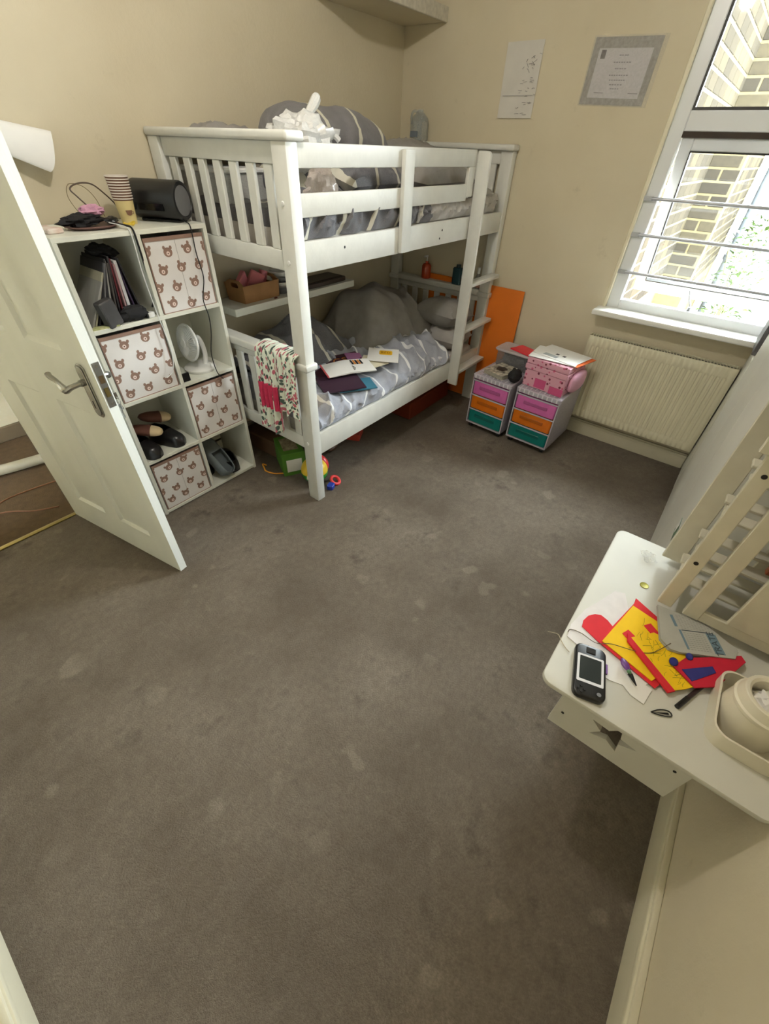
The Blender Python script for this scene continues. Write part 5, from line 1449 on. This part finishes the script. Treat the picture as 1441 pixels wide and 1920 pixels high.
MB().prism([(.960, -.172), (.868, -.300), (.890, -.322), (.918, -.344), (.975, -.318), (1.02, -.29), (1.02, -.22)], 0, .004).build('felt', FY, y2)
MB().prism([(.968, -.160), (.956, -.176), (.866, -.303), (.850, -.289), (.94, -.168)], .0, .007).build('red_edge', FR_, y2, bev=.001)
m = MB()
for i in range(34):
    x = rd.uniform(.89, .99); y = -.20 - (1.0 - x) * .75 + rd.uniform(-.045, .03); a = rd.uniform(-1.2, 1.2); l = rd.uniform(.01, .03)
    if y < -.325: continue
    m.tube([(x, y, .0043), (x + l * .5 * math.cos(a), y - l * .5 * math.sin(a) + rd.uniform(-.003, .003), .0043), (x + l * math.cos(a), y - l * math.sin(a), .0043)], .0004, 4)
o = m.build('pen_scribble', mat('green_olive_pen', (120, 124, 24), .8), y2); o['kind'] = 'stuff'
# newspaper: folded sheet with a rounded fold at the left
nw = thing('newspaper', 'folded newspaper under the toy bunk posts', 'newspaper', (0, 0, TZ + .016))
NP = mat('newsprint', (176, 176, 168), .85, .08, 16); NB = mat('news_blue', (108, 132, 146), .8); NK = mat('news_black', (54, 66, 74), .8)
c = [(1.122, -.204), (1.136, -.33), (1.098, -.418), (1.063, -.412), (.988, -.287), (.981, -.262), (1.0, -.236)]
MB().prism(c, 0, .004).build('lower_leaves', NP, nw)
MB().prism([(p[0] * .995 + .006, p[1] + .004 * math.sin(i)) for i, p in enumerate(c)], .005, .009).build('upper_leaves', NP, nw)
ux = Vector((1.063 - .988, -.412 + .287, 0)).normalized(); uy = Vector((-ux.y, ux.x, 0))
def npq(a0, a1, b0, b1, mt, name, z=.0092):
    o_ = Vector((.988, -.287, 0)); p = [o_ + ux * a + uy * b for a, b in ((a0, b0), (a1, b0), (a1, b1), (a0, b1))]
    return MB().prism([(q.x, q.y) for q in p], z, z + .0004).build(name, mt, nw)
npq(.026, .032, .012, .075, NB, 'blue_rule'); npq(.034, .120, .073, .0755, NK, 'column_rule'); npq(.02, .028, .085, .125, NB, 'blue_heading'); npq(.098, .124, .008, .072, NB, 'heading_block', .0091)
m = MB()
for j in range(9):
    for i in range(7):
        a = .036 + i * .0082; b = .012 + j * .0066
        o_ = Vector((.988, -.287, .0092)); p = o_ + ux * a + uy * b
        m.add([p, p + ux * .0058, p + ux * .0058 + uy * .0016, p + uy * .0016], [(0, 1, 2, 3)])
for j in range(10):
    for i in range(11):
        a = .036 + i * .0082; b = .080 + j * .0050
        o_ = Vector((.988, -.287, .0092)); p = o_ + ux * a + uy * b
        m.add([p, p + ux * .0060, p + ux * .0060 + uy * .0014, p + uy * .0014], [(0, 1, 2, 3)])
o = m.build('small_print', mat('news_grey', (140, 140, 136), .85), nw); o['kind'] = 'stuff'
m = MB(); o_ = Vector((.988, -.287, .0098)) + ux * .111 + uy * .040
Mr = Matrix(((uy.x, -ux.x, 0, o_.x), (uy.y, -ux.y, 0, o_.y), (0, 0, 1, o_.z), (0, 0, 0, 1)))
text_geo(m, 'TRATE', .026, Mr); m.build('headline', NK, nw)
# red felt strap with navy stripes
rs_ = thing('felt_strap', 'crimson felt strap with navy stripe beside the marker', 'felt strap', (0, 0, TZ + .0165))
MB().prism([(.936, -.284), (.905, -.340), (.945, -.385), (1.075, -.437), (1.090, -.425), (1.01, -.335), (.985, -.305)], 0, .0045).build('felt', FR2, rs_, bev=.001)
MB().prism([(.938, -.303), (.918, -.330), (.985, -.376), (1.0, -.366)], .0045, .0065).build('navy_stripe', FB, rs_)
m = MB().ell((.948, -.281, .006), (.014, .011, .007), 14, 8); m.build('navy_tab', FB, rs_)
m = MB().ell((.992, -.312, .006), (.012, .009, .006), 14, 8); m.build('navy_tab', FB, rs_)
# handheld game console
gc = thing('game_console', 'black handheld game console with white framed screen on table', 'game console', (.781, -.1135, TZ), R(15.7))
ol = rrect(.158, .078, .018, 5); 
ol = [(x, y + (.006 * (1 - (x / .079) ** 2) if y > 0 else -.006 * (1 - (x / .079) ** 2)) * (1 if abs(x) < .06 else .2)) for x, y in ol]
MB().prism(ol, 0, .019).build('shell', BLACK, gc, bev=.005, seg=3)
MB().prism(rrect(.084, .066, .003, 3, .002, 0), .019, .0196).build('screen_frame', mat('screen_white', (226, 226, 230), .3), gc)
MB().prism(rrect(.070, .054, .002, 3, .003, 0), .0196, .0199).build('screen', mat('dead_screen', (50, 56, 56), .12), gc)
m = MB()
m.cyl((-.062, -.022, .019), (-.062, -.022, .0215), .0055, n=12); 
m.build('thumb_stick', GREYPL, gc)
for a in range(4): MB().cyl((-.060 + .008 * math.cos(a * math.pi / 2), .020 + .008 * math.sin(a * math.pi / 2), .019), (-.060 + .008 * math.cos(a * math.pi / 2), .020 + .008 * math.sin(a * math.pi / 2), .0212), .0034, n=10).build('button', DARK, gc)
MB().box(.052, .070, -.012, .012, .019, .0208).build('dpad', DARK, gc, bev=.001)
MB().box(.04, .012, -.0445, -.040, .006, .014).build('violet_slider', mat('violet_slider_m', (120, 78, 150), .4), gc)
m = MB()
for k in range(5): m.box(-.052, -.0475, .018 - k * .006 - .004, .018 - k * .006, .019, .0193)
# coin, film scrap
o = MB().lathe([(0, 0), (.0125, 0), (.013, .0006), (.013, .0018), (.0122, .0024), (.0108, .0020), (0, .0020)], 24).build('token', mat('olive_gold', (158, 150, 34), .4, .15, 60, metal=.3)); tag(at(o, (1.203, -.158, TZ)), 'round olive gold token on the bare white tabletop', 'token')
def cell(u, v):
    a, b = (u - .5) * .050, (v - .5) * .042
    return (a, b, .004 + .014 * abs(noise.noise(Vector((a * 60, b * 60, 4)))) + .008 * noise.noise(Vector((a * 140, b * 140, 1))))
m = MB(); m.grid(16, 14, cell); o = m.build('clear_wrapper', film_mat('cellophane', (236, 236, 230), .30, .08), ang=20); tag(at(o, (1.338, -.138, TZ + .003), .5), 'crumpled clear wrapper near the far corner of table', 'wrapper')
# scissors-like clip, papers, marker, hair clip
sc = thing('craft_clip', 'purple handled craft snips lying on the felt edge', 'snips', (.852, -.190, TZ + .012), R(222))
m = MB().ell((-.012, 0, .004), (.019, .010, .005), 18, 10); m.build('purple_grip', mat('purple_plastic', (112, 64, 142), .35), sc)
m = MB().ell((.008, 0, .004), (.007, .006, .004), 14, 8); m.build('green_pivot', mat('green_plastic', (84, 128, 88), .4), sc)
for s in (-1, 1): MB().prism([(.010, s * .0005), (.014, s * .007), (.046, s * .001), (.044, s * .0002)], .002, .004).build('blade', BLACK, sc)
sheet('paper_scrap', 'torn white paper scrap by the craft snips', 'paper', [(.842, -.258), (.788, -.250), (.792, -.218), (.806, -.196), (.850, -.216)], TZ + .0022, .0012, PAPER)
mk = thing('marker_pen', 'black marker pen beside the crimson strap', 'pen', (.886, -.339, TZ + .0062), math.atan2(-.044, .107))
MB().cyl((-.058, 0, 0), (-.012, 0, 0), .0062, n=14).build('cap', BLACK, mk); MB().cyl((-.012, 0, 0), (.055, 0, 0), .0054, n=14).build('barrel', mat('dark_barrel', (48, 30, 34), .4), mk)
MB().box(-.052, -.022, -.0012, .0012, .0055, .0085).build('pocket_clip', BLACK, mk)
hc = thing('hair_clip', 'black snap hair clip on the tabletop', 'hair clip', (.793, -.290, TZ), math.atan2(-.038, .024))
MB().tube(catmull([(-.024, 0, .002), (-.006, .0065, .004), (.014, .0075, .004), (.024, .004, .002), (.024, -.004, .002), (.014, -.0075, .004), (-.006, -.0065, .004), (-.024, 0, .002)], 5), .0016, 6).build('frame', BLACK, hc)
MB().prism([(-.018, 0), (.018, .0025), (.018, -.0025)], .002, .003).build('tongue', BLACK, hc)
m = MB().tube(catmull([(.842, .020, TZ - .004), (.846, -.006, TZ + .003), (.832, -.022, TZ + .002), (.818, -.040, TZ + .002), (.812, -.052, TZ + .003)], 6), .0011, 5); tag(m.build('string', mat('string_m', (186, 172, 146), .8)), 'short pale string hanging over the table edge', 'string')
m = MB().tube(catmull([(.872, -.026, TZ + .003), (.886, -.030, TZ + .004), (.890, -.06, TZ + .006), (.880, -.10, TZ + .012), (.902, -.135, TZ + .015), (.920, -.19, TZ + .016), (.945, -.23, TZ + .016), (1.0, -.262, TZ + .027)], 6), .0011, 5); tag(m.build('thread', mat('thread_m', (98, 84, 60), .8)), 'dark thread lying across the felt pieces', 'thread')
# ------------------------------------------------------------------ cream pot in its tray
pt = thing('pot_tray', 'cream rounded tray holding the cream pot on the table', 'tray', (.890, -.455, TZ))
ro, ri = rrect(.205, .155, .035, 6), rrect(.195, .145, .031, 6)
n = len(ro)
v = [(p[0] * .97, p[1] * .97, 0) for p in ro] + [(p[0], p[1], .052) for p in ro] + [(p[0], p[1], .052) for p in ri] + [(p[0] * .97, p[1] * .97, .005) for p in ri]
f = [tuple(range(n))[::-1], tuple(range(3 * n, 4 * n))]
for k in range(3): f += [(k * n + i, k * n + (i + 1) % n, (k + 1) * n + (i + 1) % n, (k + 1) * n + i) for i in range(n)]
MB().add(v, f).build('tray_body', CREAMPL, pt, ang=40)
po = thing('cream_pot', 'cream round pot with tissue inside, standing in the tray', 'pot', (.893, -.452, TZ + .0055))
MB().lathe([(0, 0), (.068, 0), (.069, .010), (.064, .085), (.066, .088), (.066, .096), (.062, .100), (.058, .125), (.056, .127), (.050, .127), (.044, .122), (.044, .06), (0, .06)], 40).build('pot_body', CREAMPL, po, ang=30)
m = MB(); m.ell((0, 0, .088), (.036, .034, .022), 22, 12, wob=.5, seed=3); m.build('tissue', PAPER, po)
# ------------------------------------------------------------------ slatted toy bunk on the table
dl = thing('toy_bunk', 'white slatted wooden toy bunk frame standing on the table', 'toy bed', (1.24, -.34, TZ + .030))
DW = mat('toy_white_paint', (204, 199, 180), .45, .05, 16)
def dp(name, x0, x1, y0, y1, z0, z1, mt=DW, bev=.002):
    return MB().box(x0 - 1.24, x1 - 1.24, y0 + .34, y1 + .34, z0 - TZ - .030, z1 - TZ - .030).build(name, mt, dl, bev=bev)
zb = TZ + .030
dp('front_post', 1.128, 1.146, -.236, -.198, zb, 1.172); dp('front_post', 1.128, 1.146, -.306, -.266, zb, 1.172)
dp('wide_panel', 1.128, 1.142, YR + .012, -.362, zb + .035, 1.172)
dp('bottom_rail', 1.130, 1.144, YR + .012, -.306, zb, zb + .036)
dp('top_board', 1.120, 1.136, YR + .012, -.178, 1.172, 1.262); dp('top_cap', 1.118, 1.36, YR + .012, -.160, 1.262, 1.270)
dp('rear_post', 1.346, 1.362, -.226, -.168, zb, 1.262); dp('rear_panel', 1.350, 1.362, YR + .012, -.38, zb + .08, 1.15)
for z in (zb + .045, zb + .155, zb + .290, zb + .41):
    dp('cross_slat', 1.20, 1.245, YR + .012, -.212, z, z + .010); dp('cross_slat', 1.29, 1.335, YR + .012, -.212, z, z + .010)
dp('side_rail', 1.146, 1.346, -.232, -.220, zb + .030, zb + .050); dp('side_rail', 1.146, 1.346, -.232, -.220, zb + .27, zb + .29)
BRNW = mat('red_brown_wood', (138, 76, 44), .5, .12, 20)
dp('brown_post', 1.262, 1.278, -.33, -.30, zb + .165, zb + .42, BRNW); dp('brown_panel', 1.18, 1.20, -.50, -.36, zb + .20, zb + .42, BRNW)
for (y, z) in ((-.217, .83), (-.217, 1.12), (-.286, 1.05)):
    MB().cyl((1.128 - .0015 - 1.24, y + .34, z - zb), (1.130 - 1.24, y + .34, z - zb), .006, n=10).build('screw', DARK, dl)
for (y, z) in ((-.22, 1.235), (-.222, 1.20)):
    MB().cyl((1.120 - .0015 - 1.24, y + .34, z - zb), (1.122 - 1.24, y + .34, z - zb), .003, n=8).build('screw', DARK, dl)
